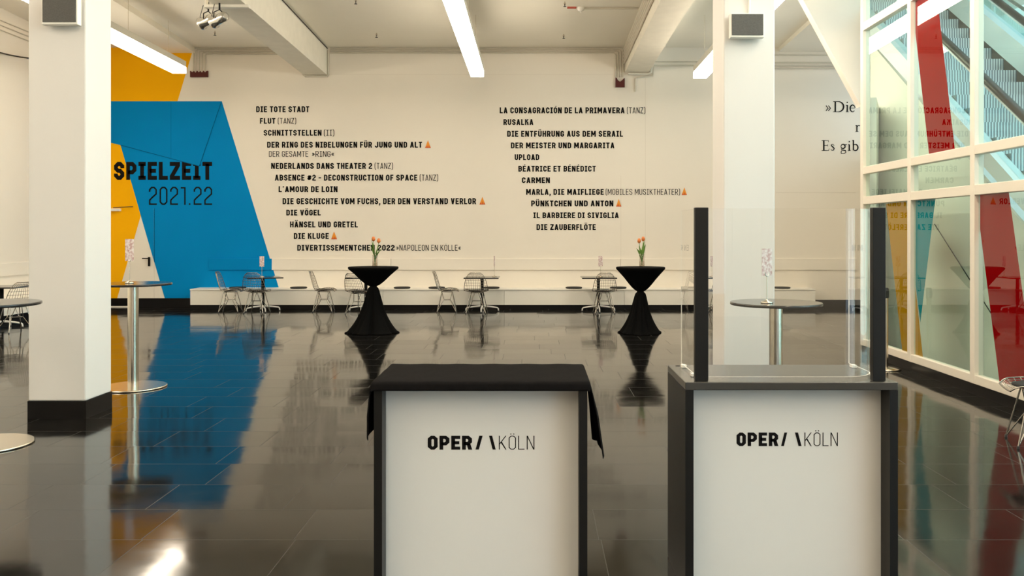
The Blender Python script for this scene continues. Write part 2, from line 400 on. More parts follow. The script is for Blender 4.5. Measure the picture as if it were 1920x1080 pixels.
# black base of the wall, rail board, seams
b = MB(); b.box((-13,YB-.018,.0),(WX(375)-.01,YB-.0,WZ(559))); b.box((WX(1514)+.01,YB-.018,0),(9,YB,WZ(562)))
struct(b.build('baseboard_back', M['blackbase']), 'black skirting along the back wall', 'baseboard')
bd = struct(empty('trim_6', (0,YB,0)), 'flat painted rail board on the back wall above the bench', 'trim')
tops, bots = WZ(485), WZ(506)
for i, (xa, xb, nm) in enumerate(((393,510.5,'blue'),(510.5,733,'wall'),(733.6,1163,'wall'),(1163.6,1385,'wall'),(1385.6,1604,'wall'))):
    b = MB(); b.box((WX(xa),-.035,bots),(WX(xb),-.0,tops), bev=.003)
    o = b.build('board_section', M['blue2' if nm == 'blue' else nm], bd)
    if nm == 'blue': tag(o, 'blue painted end of the rail board')
b = MB()
for x, ya, yb in ((1210,147,484),(1164,330,484),(289.6,491,559)): line(b, x,ya,x,yb,.4,.0115 if x < 300 else .0045,M['joint'])
line(b, 620,139.5,1150,139.5,.35,.0045,M['joint']); line(b, 1455,361,1604,361,.6,.0045,M['joint'])
b.build('panel_joint', None, wall, fixn=False)

# ------------------------------------------------------------------ lettering
def strokes(pls, t):
    out = []
    for pl, closed in pls:
        pts = [Vector(p) for p in pl]; n = len(pts); L_, R_ = [], []
        for i, p in enumerate(pts):
            a = pts[i-1] if (i or closed) else None; c = pts[(i+1) % n] if (i < n-1 or closed) else None
            d1 = (p-a).normalized() if a is not None else None; d2 = (c-p).normalized() if c is not None else None
            if d1 is None: d1 = d2
            if d2 is None: d2 = d1
            n1 = Vector((-d1.y,d1.x)); n2 = Vector((-d2.y,d2.x)); mm = n1+n2
            if mm.length < 1e-3: mm = n1
            mm.normalize(); mm = mm*(t/2)/max(.35, mm.dot(n1))
            L_.append(p+mm); R_.append(p-mm)
        for i in range(n if closed else n-1):
            k = (i+1) % n; out.append([L_[i],L_[k],R_[k],R_[i]])
    return out
BASE = {'Ö':('O','u'),'Ü':('U','u'),'Ä':('A','u'),'É':('E','a'),'Ó':('O','a')}
def glyph(ch, t, W0):
    acc = None
    if ch in BASE: ch, acc = BASE[ch]
    w = W0*{'M':1.32,'I':.72,'1':.62,'E':.9,'F':.88,'L':.88,'T':.95,'(':.45,')':.45,',':.34,'.':.34,'´':.4,'-':.7,'»':.72,'«':.72,'A':1.1,'V':1.1,'N':1.06,'K':1.04,'#':1.15,'/':.85,'\\':.85}.get(ch,1)
    l, r, bb, T, m_ = t/2, w-t/2, t/2, 1-t/2, .5
    c = .13 if t > .1 else .12; c = min(c, (r-l)*.42)
    P = []; S_ = []
    if ch in 'O0': S_ = [([(l+c,bb),(r-c,bb),(r,bb+c),(r,T-c),(r-c,T),(l+c,T),(l,T-c),(l,bb+c)],True)]
    elif ch == 'D': S_ = [([(l,bb),(r-c,bb),(r,bb+c),(r,T-c),(r-c,T),(l,T)],True)]
    elif ch == 'C': S_ = [([(r,T-.26),(r,T-c),(r-c,T),(l+c,T),(l,T-c),(l,bb+c),(l+c,bb),(r-c,bb),(r,bb+c),(r,bb+.26)],False)]
    elif ch == 'G': S_ = [([(r,T-.26),(r,T-c),(r-c,T),(l+c,T),(l,T-c),(l,bb+c),(l+c,bb),(r-c,bb),(r,bb+c),(r,.46),(w*.5,.46)],False)]
    elif ch == 'S': S_ = [([(r,T-.24),(r,T-c),(r-c,T),(l+c,T),(l,T-c),(l,m_+c),(l+c,m_),(r-c,m_),(r,m_-c),(r,bb+c),(r-c,bb),(l+c,bb),(l,bb+c),(l,bb+.24)],False)]
    elif ch == 'E': S_ = [([(w,T),(l,T),(l,bb),(w,bb)],False),([(l,m_),(w*.9,m_)],False)]
    elif ch == 'F': S_ = [([(w,T),(l,T),(l,0)],False),([(l,m_-.02),(w*.9,m_-.02)],False)]
    elif ch == 'L': S_ = [([(l,1),(l,bb),(w,bb)],False)]
    elif ch == 'T': S_ = [([(0,T),(w,T)],False),([(w/2,T),(w/2,0)],False)]
    elif ch == 'I': S_ = [([(0,T),(w,T)],False),([(w/2,T),(w/2,bb)],False),([(0,bb),(w,bb)],False)]
    elif ch == 'H': S_ = [([(l,0),(l,1)],False),([(r,0),(r,1)],False),([(l,m_),(r,m_)],False)]
    elif ch == 'U': S_ = [([(l,1),(l,bb+c),(l+c,bb),(r-c,bb),(r,bb+c),(r,1)],False)]
    elif ch == 'J': S_ = [([(r,1),(r,bb+c),(r-c,bb),(l+c,bb),(l,bb+c),(l,bb+.24)],False)]
    elif ch == 'B': S_ = [([(l,bb),(r-c,bb),(r,bb+c),(r,m_-c*.7),(r-c*.7,m_),(r,m_+c*.7),(r,T-c),(r-c,T),(l,T)],True),([(l,m_),(r-c*.7,m_)],False)]
    elif ch == 'P': S_ = [([(l,0),(l,T),(r-c,T),(r,T-c),(r,.42+c),(r-c,.42),(l,.42)],False)]
    elif ch == 'R':
        S_ = [([(l,0),(l,T),(r-c,T),(r,T-c),(r,.44+c),(r-c,.44),(l,.44)],False)]
        P = [[(w*.45,.44),(w*.45+t,.44),(w+t*.08,0),(w-t*1.0,0)]]
    elif ch == 'A': P = [[(0,0),(t*1.04,0),(w/2+t*.42,1),(w/2-t*.55,1)],[(w,0),(w-t*1.04,0),(w/2-t*.42,1),(w/2+t*.55,1)],[(w*.2,.2),(w*.8,.2),(w*.8,.2+t*.85),(w*.2,.2+t*.85)]]
    elif ch == 'V': P = [[(0,1),(t*1.04,1),(w/2+t*.42,0),(w/2-t*.55,0)],[(w,1),(w-t*1.04,1),(w/2-t*.42,0),(w/2+t*.55,0)]]
    elif ch == 'M': P = [[(0,0),(t,0),(t,1),(0,1)],[(w-t,0),(w,0),(w,1),(w-t,1)],[(t*.1,1),(t*1.1,1),(w/2+t*.45,.25),(w/2-t*.45,.25)],[(w-t*.1,1),(w-t*1.1,1),(w/2-t*.45,.25),(w/2+t*.45,.25)]]
    elif ch == 'N': P = [[(0,0),(t,0),(t,1),(0,1)],[(w-t,0),(w,0),(w,1),(w-t,1)],[(t*.1,1),(t*1.12,1),(w-t*.1,0),(w-t*1.12,0)]]
    elif ch == 'K': P = [[(0,0),(t,0),(t,1),(0,1)],[(t*.8,.36),(t*.8,.36+1.25*t+.03),(w-t*1.1,1),(w,1)],[(t*1.1+w*.08,.52),(t*2.0+w*.08,.62),(w+t*.08,0),(w-t*1.05,0)]]
    elif ch == 'Z': P = [[(0,1-t),(w,1-t),(w,1),(0,1)],[(0,0),(w,0),(w,t),(0,t)],[(w-t*1.2,1-t),(w,1-t),(t*1.2,t),(0,t)]]
    elif ch == '2': S_ = [([(l,T-.24),(l,T-c),(l+c,T),(r-c,T),(r,T-c),(r,m_+.1),(r-c,m_),(l+c,m_-.12),(l,m_-.12-c),(l,bb),(w,bb)],False)]
    elif ch == '1': S_ = [([(0,T-.02),(r,T-.02),(r,0)],False)]
    elif ch == '#': S_ = [([(w*.28,.12),(w*.42,.88)],False),([(w*.58,.12),(w*.72,.88)],False),([(0,.36),(w*.94,.36)],False),([(w*.06,.64),(w,.64)],False)]
    elif ch == '-': S_ = [([(0,.47),(w,.47)],False)]
    elif ch == ',': P = [[(0,0),(t,0),(t*.6,-.22),(0,-.22)],[(0,0),(t,0),(t,t*.9),(0,t*.9)]]
    elif ch == '.': q = max(t,.09); P = [[(w/2-q/2,0),(w/2+q/2,0),(w/2+q/2,q),(w/2-q/2,q)]]
    elif ch == '´': P = [[(0,.78),(t*.8,.78),(w,1),(w-t,1)]]
    elif ch == '(': S_ = [([(w,1.06),(l+w*.15,.94),(l,.78),(l,.16),(l+w*.15,0),(w,-.12)],False)]
    elif ch == ')': S_ = [([(0,1.06),(r-w*.15,.94),(r,.78),(r,.16),(r-w*.15,0),(0,-.12)],False)]
    elif ch in '»«':
        f = (lambda x: x) if ch == '»' else (lambda x: w-x)
        S_ = [([(f(w*.02),.68),(f(w*.42),.44),(f(w*.02),.2)],False),([(f(w*.48),.68),(f(w*.9),.44),(f(w*.48),.2)],False)]
    elif ch == '/': P = [[(0,0),(t*1.05,0),(w,1),(w-t*1.05,1)]]
    elif ch == '\\': P = [[(w,0),(w-t*1.05,0),(0,1),(t*1.05,1)]]
    P = [[Vector(p) for p in q] for q in P] + strokes(S_, t)
    q = max(t*.75,.07)
    if acc == 'u':
        for xx in (w*.3, w*.7): P.append([Vector((xx-q/2,1.09)),Vector((xx+q/2,1.09)),Vector((xx+q/2,1.09+q)),Vector((xx-q/2,1.09+q))])
    if acc == 'a': P.append([Vector((w*.4,1.06)),Vector((w*.4+q,1.06)),Vector((w*.75+q*.5,1.22)),Vector((w*.75-q*.7,1.22))])
    return P, w
def text_polys(txt, weight):
    t, W0, sp_, gap = {'b':(.195,.53,.30,.125), 'l':(.095,.46,.28,.13), 'k':(.06,.46,.28,.14), 'm':(.085,.47,.3,.16), 'h':(.225,.60,.3,.11)}[weight]
    x = 0; out = []; 
    for i, ch in enumerate(txt):
        if ch == ' ': x += sp_; continue
        P, w_ = glyph(ch, t, W0)
        out += [[Vector((p.x+x, p.y)) for p in q] for q in P]; x += w_+gap
    return out, x-gap
def put_text(mb, txt, weight, x0, x1, ytop, ybot, place):
    polys, wd = text_polys(txt, weight)
    for q in polys:
        mb.face([place(x0+p.x*(x1-x0)/wd, ybot-p.y*(ybot-ytop)) for p in q], M['ink'])
onwall = lambda x, y: (WX(x), YB-.006, WZ(y))
def icon(mb, x0, x1, yt, yb, place):
    W = x1-x0; h = yb-yt; P = lambda u, v: place(x0+u*W, yb-v*h)
    mb.face([P(0,0),P(1,0),P(.5,1)], M['orange'])
    g = lambda u, v: (lambda q: (q[0], q[1]-.001, q[2]))(P(u,v))
    mb.face([g(.0,0),g(.34,0),g(.24,.3)], M['deep']); mb.face([g(.34,0),g(.66,0),g(.5,.45)], M['deep']); mb.face([g(.66,0),g(1,0),g(.78,.3)], M['deep'])
LINES = [
 ([('DIE TOTE STADT','b',480.5,580)],199.3,210.5,None), ([('FLUT','b',487.5,516.5),('(TANZ)','l',521,555.5)],221.5,232,None),
 ([('SCHNITTSTELLEN','b',494.5,603),('(II)','l',607.5,627)],243.5,254.5,None),
 ([('DER RING DES NIBELUNGEN FÜR JUNG UND ALT','b',501,791.5)],265.8,277,(797,808)),
 ([('DER GESAMTE','l',504.5,578),('»RING«','l',585.5,626)],283.3,294,None),
 ([('NEDERLANDS DANS THEATER 2','b',508.5,698),('(TANZ)','l',702.5,737)],305.5,316.8,None),
 ([('ABSENCE #2 - DECONSTRUCTION OF SPACE','b',515.5,782.5),('(TANZ)','l',787,821.5)],327.5,338.8,None),
 ([('L´AMOUR DE LOIN','b',522.5,633)],349.3,360.3,None),
 ([('DIE GESCHICHTE VOM FUCHS, DER DEN VERSTAND VERLOR','b',530,892.5)],371.5,383,(899,910)),
 ([('DIE VÖGEL','b',537,601.5)],393.3,404,None), ([('HÄNSEL UND GRETEL','b',544,671)],415.3,426.5,None),
 ([('DIE KLUGE','b',551,616.5)],437,448,(621,632)),
 ([('DIVERTISSEMENTCHEN 2022','b',557.5,740),('»NAPOLEON EN KÖLLE«','l',743.5,863.5)],459,470,None),
 ([('LA CONSAGRACIÓN DE LA PRIMAVERA','b',937,1171),('(TANZ)','l',1175.5,1210)],201.3,212.6,None),
 ([('RUSALKA','b',944,1000)],223.5,234.5,None), ([('DIE ENTFÜHRUNG AUS DEM SERAIL','b',951,1168)],245.3,256.5,None),
 ([('DER MEISTER UND MARGARITA','b',958,1152)],267.3,278.3,None), ([('UPLOAD','b',965,1011)],289.3,300.3,None),
 ([('BÉATRICE ET BÉNÉDICT','b',972,1117)],310.8,321.8,None), ([('CARMEN','b',978.5,1031)],332.5,343.3,None),
 ([('MARLA, DIE MAIFLIEGE','b',986.5,1132),('(MOBILES MUSIKTHEATER)','l',1135.5,1275)],354.3,365.3,(1278,1288)),
 ([('PÜNKTCHEN UND ANTON','b',996,1150)],376,387,(1155,1165)), ([('IL BARBIERE DI SIVIGLIA','b',1000,1160)],398.3,409,None),
 ([('DIE ZAUBERFLÖTE','b',1006,1117)],420.3,431.3,None)]
for segs, yt, yb, ic in LINES:
    b = MB()
    for s_, wt, xa, xb in segs: put_text(b, s_, wt, xa, xb, yt, yb, onwall)
    b.build('title_lettering', None, wall, fixn=False)
    if ic:
        b = MB(); icon(b, ic[0], ic[1], yb-14, yb+.5, onwall); tag(b.build('flame_icon', None, wall, fixn=False), 'small orange flame triangle after a title')
b = MB(); put_text(b, 'SPIELZEIT', 'h', 214, 398, 303.5, 337.3, onwall); b.build('headline_lettering', None, wall, fixn=False)
b = MB(); put_text(b, '2021.22', 'm', 279.5, 398, 350, 384.2, onwall); b.build('season_lettering', None, wall, fixn=False)
# serif quotation: strokes with swelling width, in pixels of the wall
def sstroke(mb, pts, ws):
    ws = [q*1.25 for q in ws]
    P = [Vector(p) for p in pts]
    for i in range(len(P)-1):
        d = (P[i+1]-P[i]).normalized(); n = Vector((-d.y,d.x))
        d0 = (P[i]-P[i-1]).normalized() if i else d; d1 = (P[i+2]-P[i+1]).normalized() if i < len(P)-2 else d
        n0 = (n+Vector((-d0.y,d0.x))).normalized(); n1 = (n+Vector((-d1.y,d1.x))).normalized()
        flat(mb, [P[i]+n0*ws[i]/2,P[i+1]+n1*ws[i+1]/2,P[i+1]-n1*ws[i+1]/2,P[i]-n0*ws[i]/2], .006, M['ink'])
def arc(cx, cy, rx, ry, a0, a1, n=14): return [(cx+rx*math.cos(math.radians(a0+(a1-a0)*i/n)), cy-ry*math.sin(math.radians(a0+(a1-a0)*i/n))) for i in range(n+1)]
def wave(n, lo, hi, ph=0): return [lo+(hi-lo)*abs(math.sin(ph+PI*i/n)) for i in range(n+1)]
b = MB()
for dx in (0, 4.5): sstroke(b, [(1548.5+dx,198),(1552.5+dx,203),(1548.5+dx,208)], [1.2,1.5,1.2])
sstroke(b, [(1566,191),(1566,210)], [2.2,2.2]); sstroke(b, [(1562,190.6),(1573,190.6)], [.9,.9]); sstroke(b, [(1562,209.6),(1573,209.6)], [.9,.9])
sstroke(b, arc(1572,200.1,9.6,9.5,90,-90), wave(14,.9,2.4))
sstroke(b, [(1588.5,197),(1588.5,209.5)], [1.9,1.9]); sstroke(b, [(1586,209.7),(1591.3,209.7)], [.8,.8]); sstroke(b, [(1586,197.6),(1589,197.2)], [.8,.8]); sstroke(b, [(1587.3,192),(1589.5,192)], [2,2])
sstroke(b, [(1594,202.6),(1602.4,202.6)], [.8,.8]); sstroke(b, arc(1598.5,203.3,4.6,6.4,10,320), [.8+1.2*max(0,math.sin(PI*i/14)) for i in range(15)])
sstroke(b, [(1606.5,235),(1606.5,246.5)], [1.9,1.9]); sstroke(b, [(1603.8,246.8),(1609.4,246.8)], [.8,.8]); sstroke(b, [(1603.6,235.6),(1606.6,234.8)], [.8,.8]); sstroke(b, [(1607,238),(1609.5,235.2),(1612,235.8)], [.8,1.2,2])
sstroke(b, [(1544.5,264),(1544.5,282)], [2.2,2.2]); sstroke(b, [(1540.5,263.4),(1553,263.4),(1553.6,266.5)], [.9,.9,.7]); sstroke(b, [(1540.5,282.3),(1553.5,282.3),(1554.6,278.6)], [.9,.9,.7]); sstroke(b, [(1545,272.6),(1551.5,272.6)], [.9,.9]); sstroke(b, [(1551.5,270.6),(1551.5,274.6)], [.7,.7])
sstroke(b, [(1564,273.2),(1561.5,270.6),(1559,271.4),(1558.8,273.6),(1562,276),(1564,278.6),(1562.6,281.6),(1559.6,282.2),(1557.6,279.6)], [.8,.9,1.3,1.6,1.9,1.7,1.3,.9,.8])
sstroke(b, arc(1580.5,274.6,3.9,3.9,0,360,18), wave(18,1.0,1.9,PI/2)); sstroke(b, [(1583,271.6),(1587.5,271)], [.9,1.3])
sstroke(b, [(1578,277.8),(1577.4,280.3),(1581,281.6),(1585.3,282.6),(1586,285.6),(1582,288.4),(1577.4,287.6),(1576.6,284.6),(1579,281.6)], [.9,1.1,1.6,1.7,1.2,.9,1.1,1.1,.9])
sstroke(b, [(1592.3,270.8),(1592.3,282)], [1.9,1.9]); sstroke(b, [(1589.8,282.3),(1595,282.3)], [.8,.8]); sstroke(b, [(1589.8,271.4),(1592.3,270.8)], [.8,.8]); sstroke(b, [(1591.2,265.6),(1593.4,265.6)], [2,2])
sstroke(b, [(1600,262.6),(1600,281.6)], [1.9,1.9]); sstroke(b, [(1597.6,263.2),(1600,262.6)], [.8,.8]); sstroke(b, arc(1603.5,276.6,5,5.8,150,-150,16), [.8+1.2*max(0,math.sin(PI*i/16)) for i in range(17)])
b.build('quotation_lettering', None, wall, fixn=False)

# ------------------------------------------------------------------ ceiling lamps
def lamp(xl, xr, z0, y1, y0, label, s=.02):
    r = tag(empty('pendant_lamp', ((xl+xr)/2, y1, z0)), label, 'lamp', None)
    hw = (xr-xl)/2; n = int((y1-y0)/3.0); dz = lambda y: s*(-y)
    b = MB(); L_ = y1-y0
    b.hexa([(-hw,-L_,dz(-L_)+.125),(hw,-L_,dz(-L_)+.125),(hw,0,.125),(-hw,0,.125),(-hw,-L_,dz(-L_)+.24),(hw,-L_,dz(-L_)+.24),(hw,0,.24),(-hw,0,.24)])
    b.build('housing', M['housing'], r)
    for i in range(n):
        a, c = -L_*i/n-.003, -L_*(i+1)/n+.003
        b = MB(); b.hexa([(-hw,c,dz(c)),(hw,c,dz(c)),(hw,a,dz(a)),(-hw,a,dz(a)),(-hw,c,dz(c)+.124),(hw,c,dz(c)+.124),(hw,a,dz(a)+.124),(-hw,a,dz(a)+.124)])
        b.build('diffuser', M['lamp'], r)
    for i in range(2*n):
        yy = -.5-L_*i/(2*n); b = MB(); b.tube([(0,yy,dz(yy)+.23),(0,yy,ZC(y1+yy)-z0+(-.12 if xr < -5 else 0)+.01)], .004, 5); b.build('suspension_wire', M['steel'], r)
    return r
lamp(WX(324)*17/YB, WX(349)*17/YB, 4.82, 17.0, -6.0, 'long white fluorescent pendant lamp above the yellow mural')
lamp(WX(883)*17/YB, WX(907)*17/YB, 4.75, 17.0, -6.0, 'long white fluorescent pendant lamp in the middle of the room')
lamp(WX(1300)*17/YB, WX(1324)*17/YB, 4.72, 17.0, -6.0, 'long white fluorescent pendant lamp half hidden behind the right pillar')

# ------------------------------------------------------------------ conduits, fire stops, small ceiling fittings
def conduit(pts, label, group, r=.013, m='conduit', name='conduit_pipe', cat='pipe'):
    b = MB(); b.tube(pts, r, 6); return tag(b.build(name, M[m]), label, cat, group)
for i in range(5):
    xx = 364+5.4*i; zz = 90.5+2.9*i
    conduit([(WX(xx),YB-.03,WZ(133)),(WX(xx),YB-.03,WZ(zz+2)),(WX(xx+2),YB-.03,WZ(zz)),(WX(571),YB-.03,WZ(zz))], 'thin cream conduit rising from the dark red block beside the mural', 'conduits at the left dark red block')
for i in range(4):
    xx = 1168-4.6*i; zz = 90.5+3.1*i
    conduit([(WX(619.5),YB-.03,WZ(zz)),(WX(xx-3),YB-.03,WZ(zz)),(WX(xx),YB-.03,WZ(zz+3)),(WX(xx),YB-.03,WZ(145.5))], 'thin cream conduit along the wall between the two beams', 'conduits between the two beams')
for i in range(5):
    x_ = WX(1172)-.03; z_ = lambda y, i=i: ZC(y)-.06-.075*i-(.004*i*(YB-y)*.6)
    conduit([(x_,YB-.07,z_(YB)),(x_,12,z_(12)),(x_,9.0,z_(9.0))], 'thin cream conduit fixed along the side of the right beam', 'conduits on the right beam', .024)
conduit([(WX(614)+.014,YB-.06,ZC(YB)-.03),(WX(614)+.014,2,ZC(2)-.03)], 'single dark cable along the top of the left beam', None, .011, 'cable', 'cable', 'cable')
conduit([(WX(616.3),YB-.03,WZ(95)),(WX(616.3),YB-.03,WZ(140)),(WX(614),YB-.03,WZ(143.3)),(WX(573),YB-.03,WZ(143.3)),(WX(569),YB-.03,WZ(139))], 'cream pipe wrapped under the end of the left beam', None, .022)
conduit([(WX(1177),YB-.1,WZ(140)),(WX(1216),YB-.05,WZ(140)),(WX(1220),YB-.05,WZ(136)),(WX(1220),YB-.05,WZ(126))], 'cream pipe running under the end of the right beam', None, .03)
conduit([(WX(1300),YB-.03,WZ(123)),(WX(1226),YB-.03,WZ(124)),(WX(1224),YB-.03,WZ(143)),(WX(1194),YB-.03,WZ(146)),(WX(1191),YB-.03,WZ(148)),(WX(1191),YB-.03,WZ(172))], 'cream pipe stepping down the wall right of the right beam', None, .018)
conduit([(WX(1226),YB-.03,WZ(116)),(WX(1330),YB-.03,WZ(116))], 'straight cream conduit high on the wall behind the right pillar', None)
for y_ in (104,118,124,129): conduit([(WX(1452),YB-.03,WZ(y_)),(WX(1640),YB-.03,WZ(y_))], 'cream conduit under the ceiling right of the right pillar', 'conduits above the quotation', .016)
for i in range(3): conduit([(XL+.03,YB-.1,5.6-.09*i),(XL+.03,6,5.75-.09*i)], 'cream conduit high on the far left wall', 'conduits on the left wall')
pts = [(XL+.06, 18.0-5*t, 5.32-.32*(1-(2*t-1)**2)) for t in [k/14 for k in range(15)]]
conduit(pts, 'black cable sagging in a loop on the far left wall', None, .013, 'cable', 'hanging_cable', 'cable')
b = MB()
import itertools
pts = [(358,145)]+[(391,145)]+[(391,133.5),(388,134.5),(386,137),(383,133.5),(380,137.5),(377,134),(374,137),(371,133.5),(368,138),(365,134),(362,136.5),(358,133.5)]
b.prism([(WX(x),YB-.055,WZ(y)) for x, y in pts], (0,.05,0)); tag(b.build('fire_stop_block', M['redbrown']), 'ragged dark red block at the conduits beside the yellow mural', 'fire stop')
pts = [(1154,164),(1171,164),(1171,147),(1169,148),(1166,151),(1162,154),(1158,151),(1156,147),(1154,146)]
b = MB(); b.prism([(WX(x),YB-.055,WZ(y)) for x, y in pts], (0,.05,0)); tag(b.build('fire_stop_block', M['redbrown']), 'square dark red block under the conduits at the right beam', 'fire stop')
def on_ceil(px, py):
    a = (CY-py)/F; d = (5.75+.045*YB-H)/(a+.045); return at(px, py, d)
for px, py, lb in ((706,62,'small sprinkler head on the ceiling left of the middle lamp'),(1057,64,'small sprinkler head nearest the back wall right of the middle lamp'),(1059,3,'small sprinkler head at the top edge right of the middle lamp'),(667,-2,'small sprinkler head at the top edge left of the middle lamp'),(403,58,'small sprinkler head under the spotlights')):
    p = on_ceil(px, py); r = tag(empty('sprinkler_head', p), lb, 'sprinkler', 'ceiling sprinklers')
    b = MB(); b.lathe([(.012,.0),(.012,-.03),(.02,-.032),(.02,-.045)], 10); b.build('body', M['steel'], r)
    b = MB(); b.lathe([(.01,-.046),(.006,-.085),(.028,-.088),(.028,-.094)], 10); b.build('deflector', M['cable'], r)
p = on_ceil(1089,14); r = tag(empty('smoke_detector', p), 'white smoke detector on the ceiling at the end of a thin pipe', 'smoke detector')
b = MB(); b.lathe([(.07,0),(.07,-.03),(.055,-.06),(.02,-.075)], 20); b.build('housing', M['white'], r)
b = MB(); b.lathe([(.018,-.075),(.012,-.11)], 10); b.build('sensor_tip', M['white'], r)
conduit([(p.x+.07,p.y,p.z-.02),(WX(1172)-.06,p.y,p.z-.02)], 'thin pipe from the smoke detector to the right beam', None, .016)
q = on_ceil(1072,14); b = MB(); b.box((q.x-.085,q.y-.05,q.z-.012),(q.x+.085,q.y+.05,q.z+.01)); tag(b.build('marker_plate', M['redmark']), 'small red marker plate beside the smoke detector', 'sign')
# spotlights at the left beam
yb_ = 13.6; zb_ = WZ(141)+.026*(YB-yb_)
b = MB(); b.box((WX(570)-.13,yb_-.05,zb_-.05),(WX(614)+.05,yb_+.05,zb_-.002)); b.box((WX(570)-.13,yb_-.04,zb_-.05),(WX(570)-.10,yb_+.04,zb_+.1))
tag(b.build('clamp_strap', M['white']), 'white clamp strap across the underside of the left beam', 'bracket')
def spot(loc, rz, tilt, label):
    r = tag(empty('spotlight', loc, rz), label, 'spotlight', 'spotlights at the left beam')
    h = empty('lamp_head'); bpy.data.objects.remove(h)
    b = MB(); b.lathe([(.04,-.17),(.075,-.15),(.085,-.02),(.085,.1),(.105,.13),(.105,.16),(.09,.16),(.07,.12)], 20)
    hd = b.build('lamp_head', M['spot'], r); hd.rotation_euler = (0,PI/2+tilt,0)
    b = MB(); b.tube([(0,-.10,0),(0,-.10,.09),(0,0,.15),(0,.10,.09),(0,.10,0)], .009, 6); b.tube([(0,0,.15),(0,0,.3)], .014, 6); b.build('yoke', M['black'], r)
    b = MB(); b.tube([(.05,0,-.05),(.12,.06,.06),(.06,.05,.24)], .006, 5); b.build('cord', M['cable'], r)
spot((-5.32,13.9,zb_-.17), 2.7, .25, 'left silver spotlight below the left beam, pointing left')
spot((-4.99,13.5,zb_-.25), 2.5, .15, 'right silver spotlight below the left beam, close to its clamp')

# ------------------------------------------------------------------ pillar speakers
def speaker(x, y, z, wd, ht, dp, label):
    r = tag(empty('wall_speaker', (x,y,z)), label, 'speaker', 'pillar loudspeakers')
    b = MB(); b.box((-wd/2,-dp,0),(wd/2,-.03,ht), bev=.006); b.build('cabinet', M['white'], r)
    b = MB(); b.box((-wd/2+.012,-dp-.008,.02),(wd/2-.012,-dp+.004,ht-.012), bev=.003); b.build('grille', M['grille'], r)
    b = MB(); b.box((-.05,-.032,ht*.3),(.05,0,ht*.7)); b.tube([(0.04,-.02,ht*.6),(.04,-.02,ht+.25)], .012, 6); b.build('bracket', M['white'], r)
speaker(at(98,38,7.35).x, 7.56, at(98,40,7.35).z, .315, .235, .10, 'loudspeaker with dark grille on the left pillar')
speaker(at(1406,65,8.1).x, 8.3, at(1406,66,8.1).z, .325, .235, .11, 'loudspeaker with dark grille on the right pillar')

# ------------------------------------------------------------------ benches
bench = tag(empty('wall_bench', (0,18.645,0)), 'long low white bench built along the back wall', 'bench')
bx0, bx1, yf = WX(375), WX(1514), 18.37-18.645
b = MB(); b.box((bx0,yf-.012,.408),(bx1,.272,.434), bev=.004); b.build('seat_board', M['white'], bench)
xs = [bx0]+[WX(x) for x in (506,726,947,1166,1386)]+[bx1]
for a, c in zip(xs, xs[1:]):
    b = MB(); b.box((a+.003,yf+.01,.092),(c-.003,.27,.407)); b.build('front_panel', M['white'], bench)
b = MB(); b.box((bx0+.02,yf+.07,0),(bx1-.02,.27,.091)); b.build('kick_plate', M['blackbase'], bench)
lb = tag(empty('wall_bench', (XL+.26,12,0)), 'low white bench along the far left wall, mostly hidden by the left pillar', 'bench')
b = MB(); b.box((-.255,-8,.408),(.262,6.3,.434), bev=.004); b.build('seat_board', M['white'], lb)
b = MB(); b.box((-.255,-8,.15),(.25,6.28,.407)); b.build('front_panel', M['white'], lb)
b = MB(); b.box((-.255,-8,0),(.2,6.28,.149)); b.build('kick_plate', M['blackbase'], lb)
b = MB(); b.box((XL,4,bots),(XL+.03,YB-.1,tops), bev=.003); struct(b.build('trim_7', M['wall']), 'flat painted rail board on the far left wall', 'trim')
def seat_cushion(x, y, label, z=.434):
    b = MB(); b.lathe([(.165,0),(.18,.008),(.18,.026),(.165,.034)], 28); o = b.build('seat_cushion', M['pad'], None, (x,y,z)); tag(o, label, 'cushion', 'round black bench cushions')
yc = 18.57
for px, lbl in ((446,'round black cushion on the bench behind the leftmost wire chair'),(560,'round black cushion on the bench left of the second side-on wire chair'),(754,'round black cushion on the bench right of the left draped table'),
                (819,'round black cushion on the bench behind the third side-on wire chair'),(921,'round black cushion on the bench behind the middle low table'),(1076,'round black cushion on the bench left of the fourth low table'),
                (1159,'round black cushion on the bench left of the right draped table'),(1466,'round black cushion on the bench right of the right pillar')):
    seat_cushion((px-CX)*yc/F, yc, lbl)

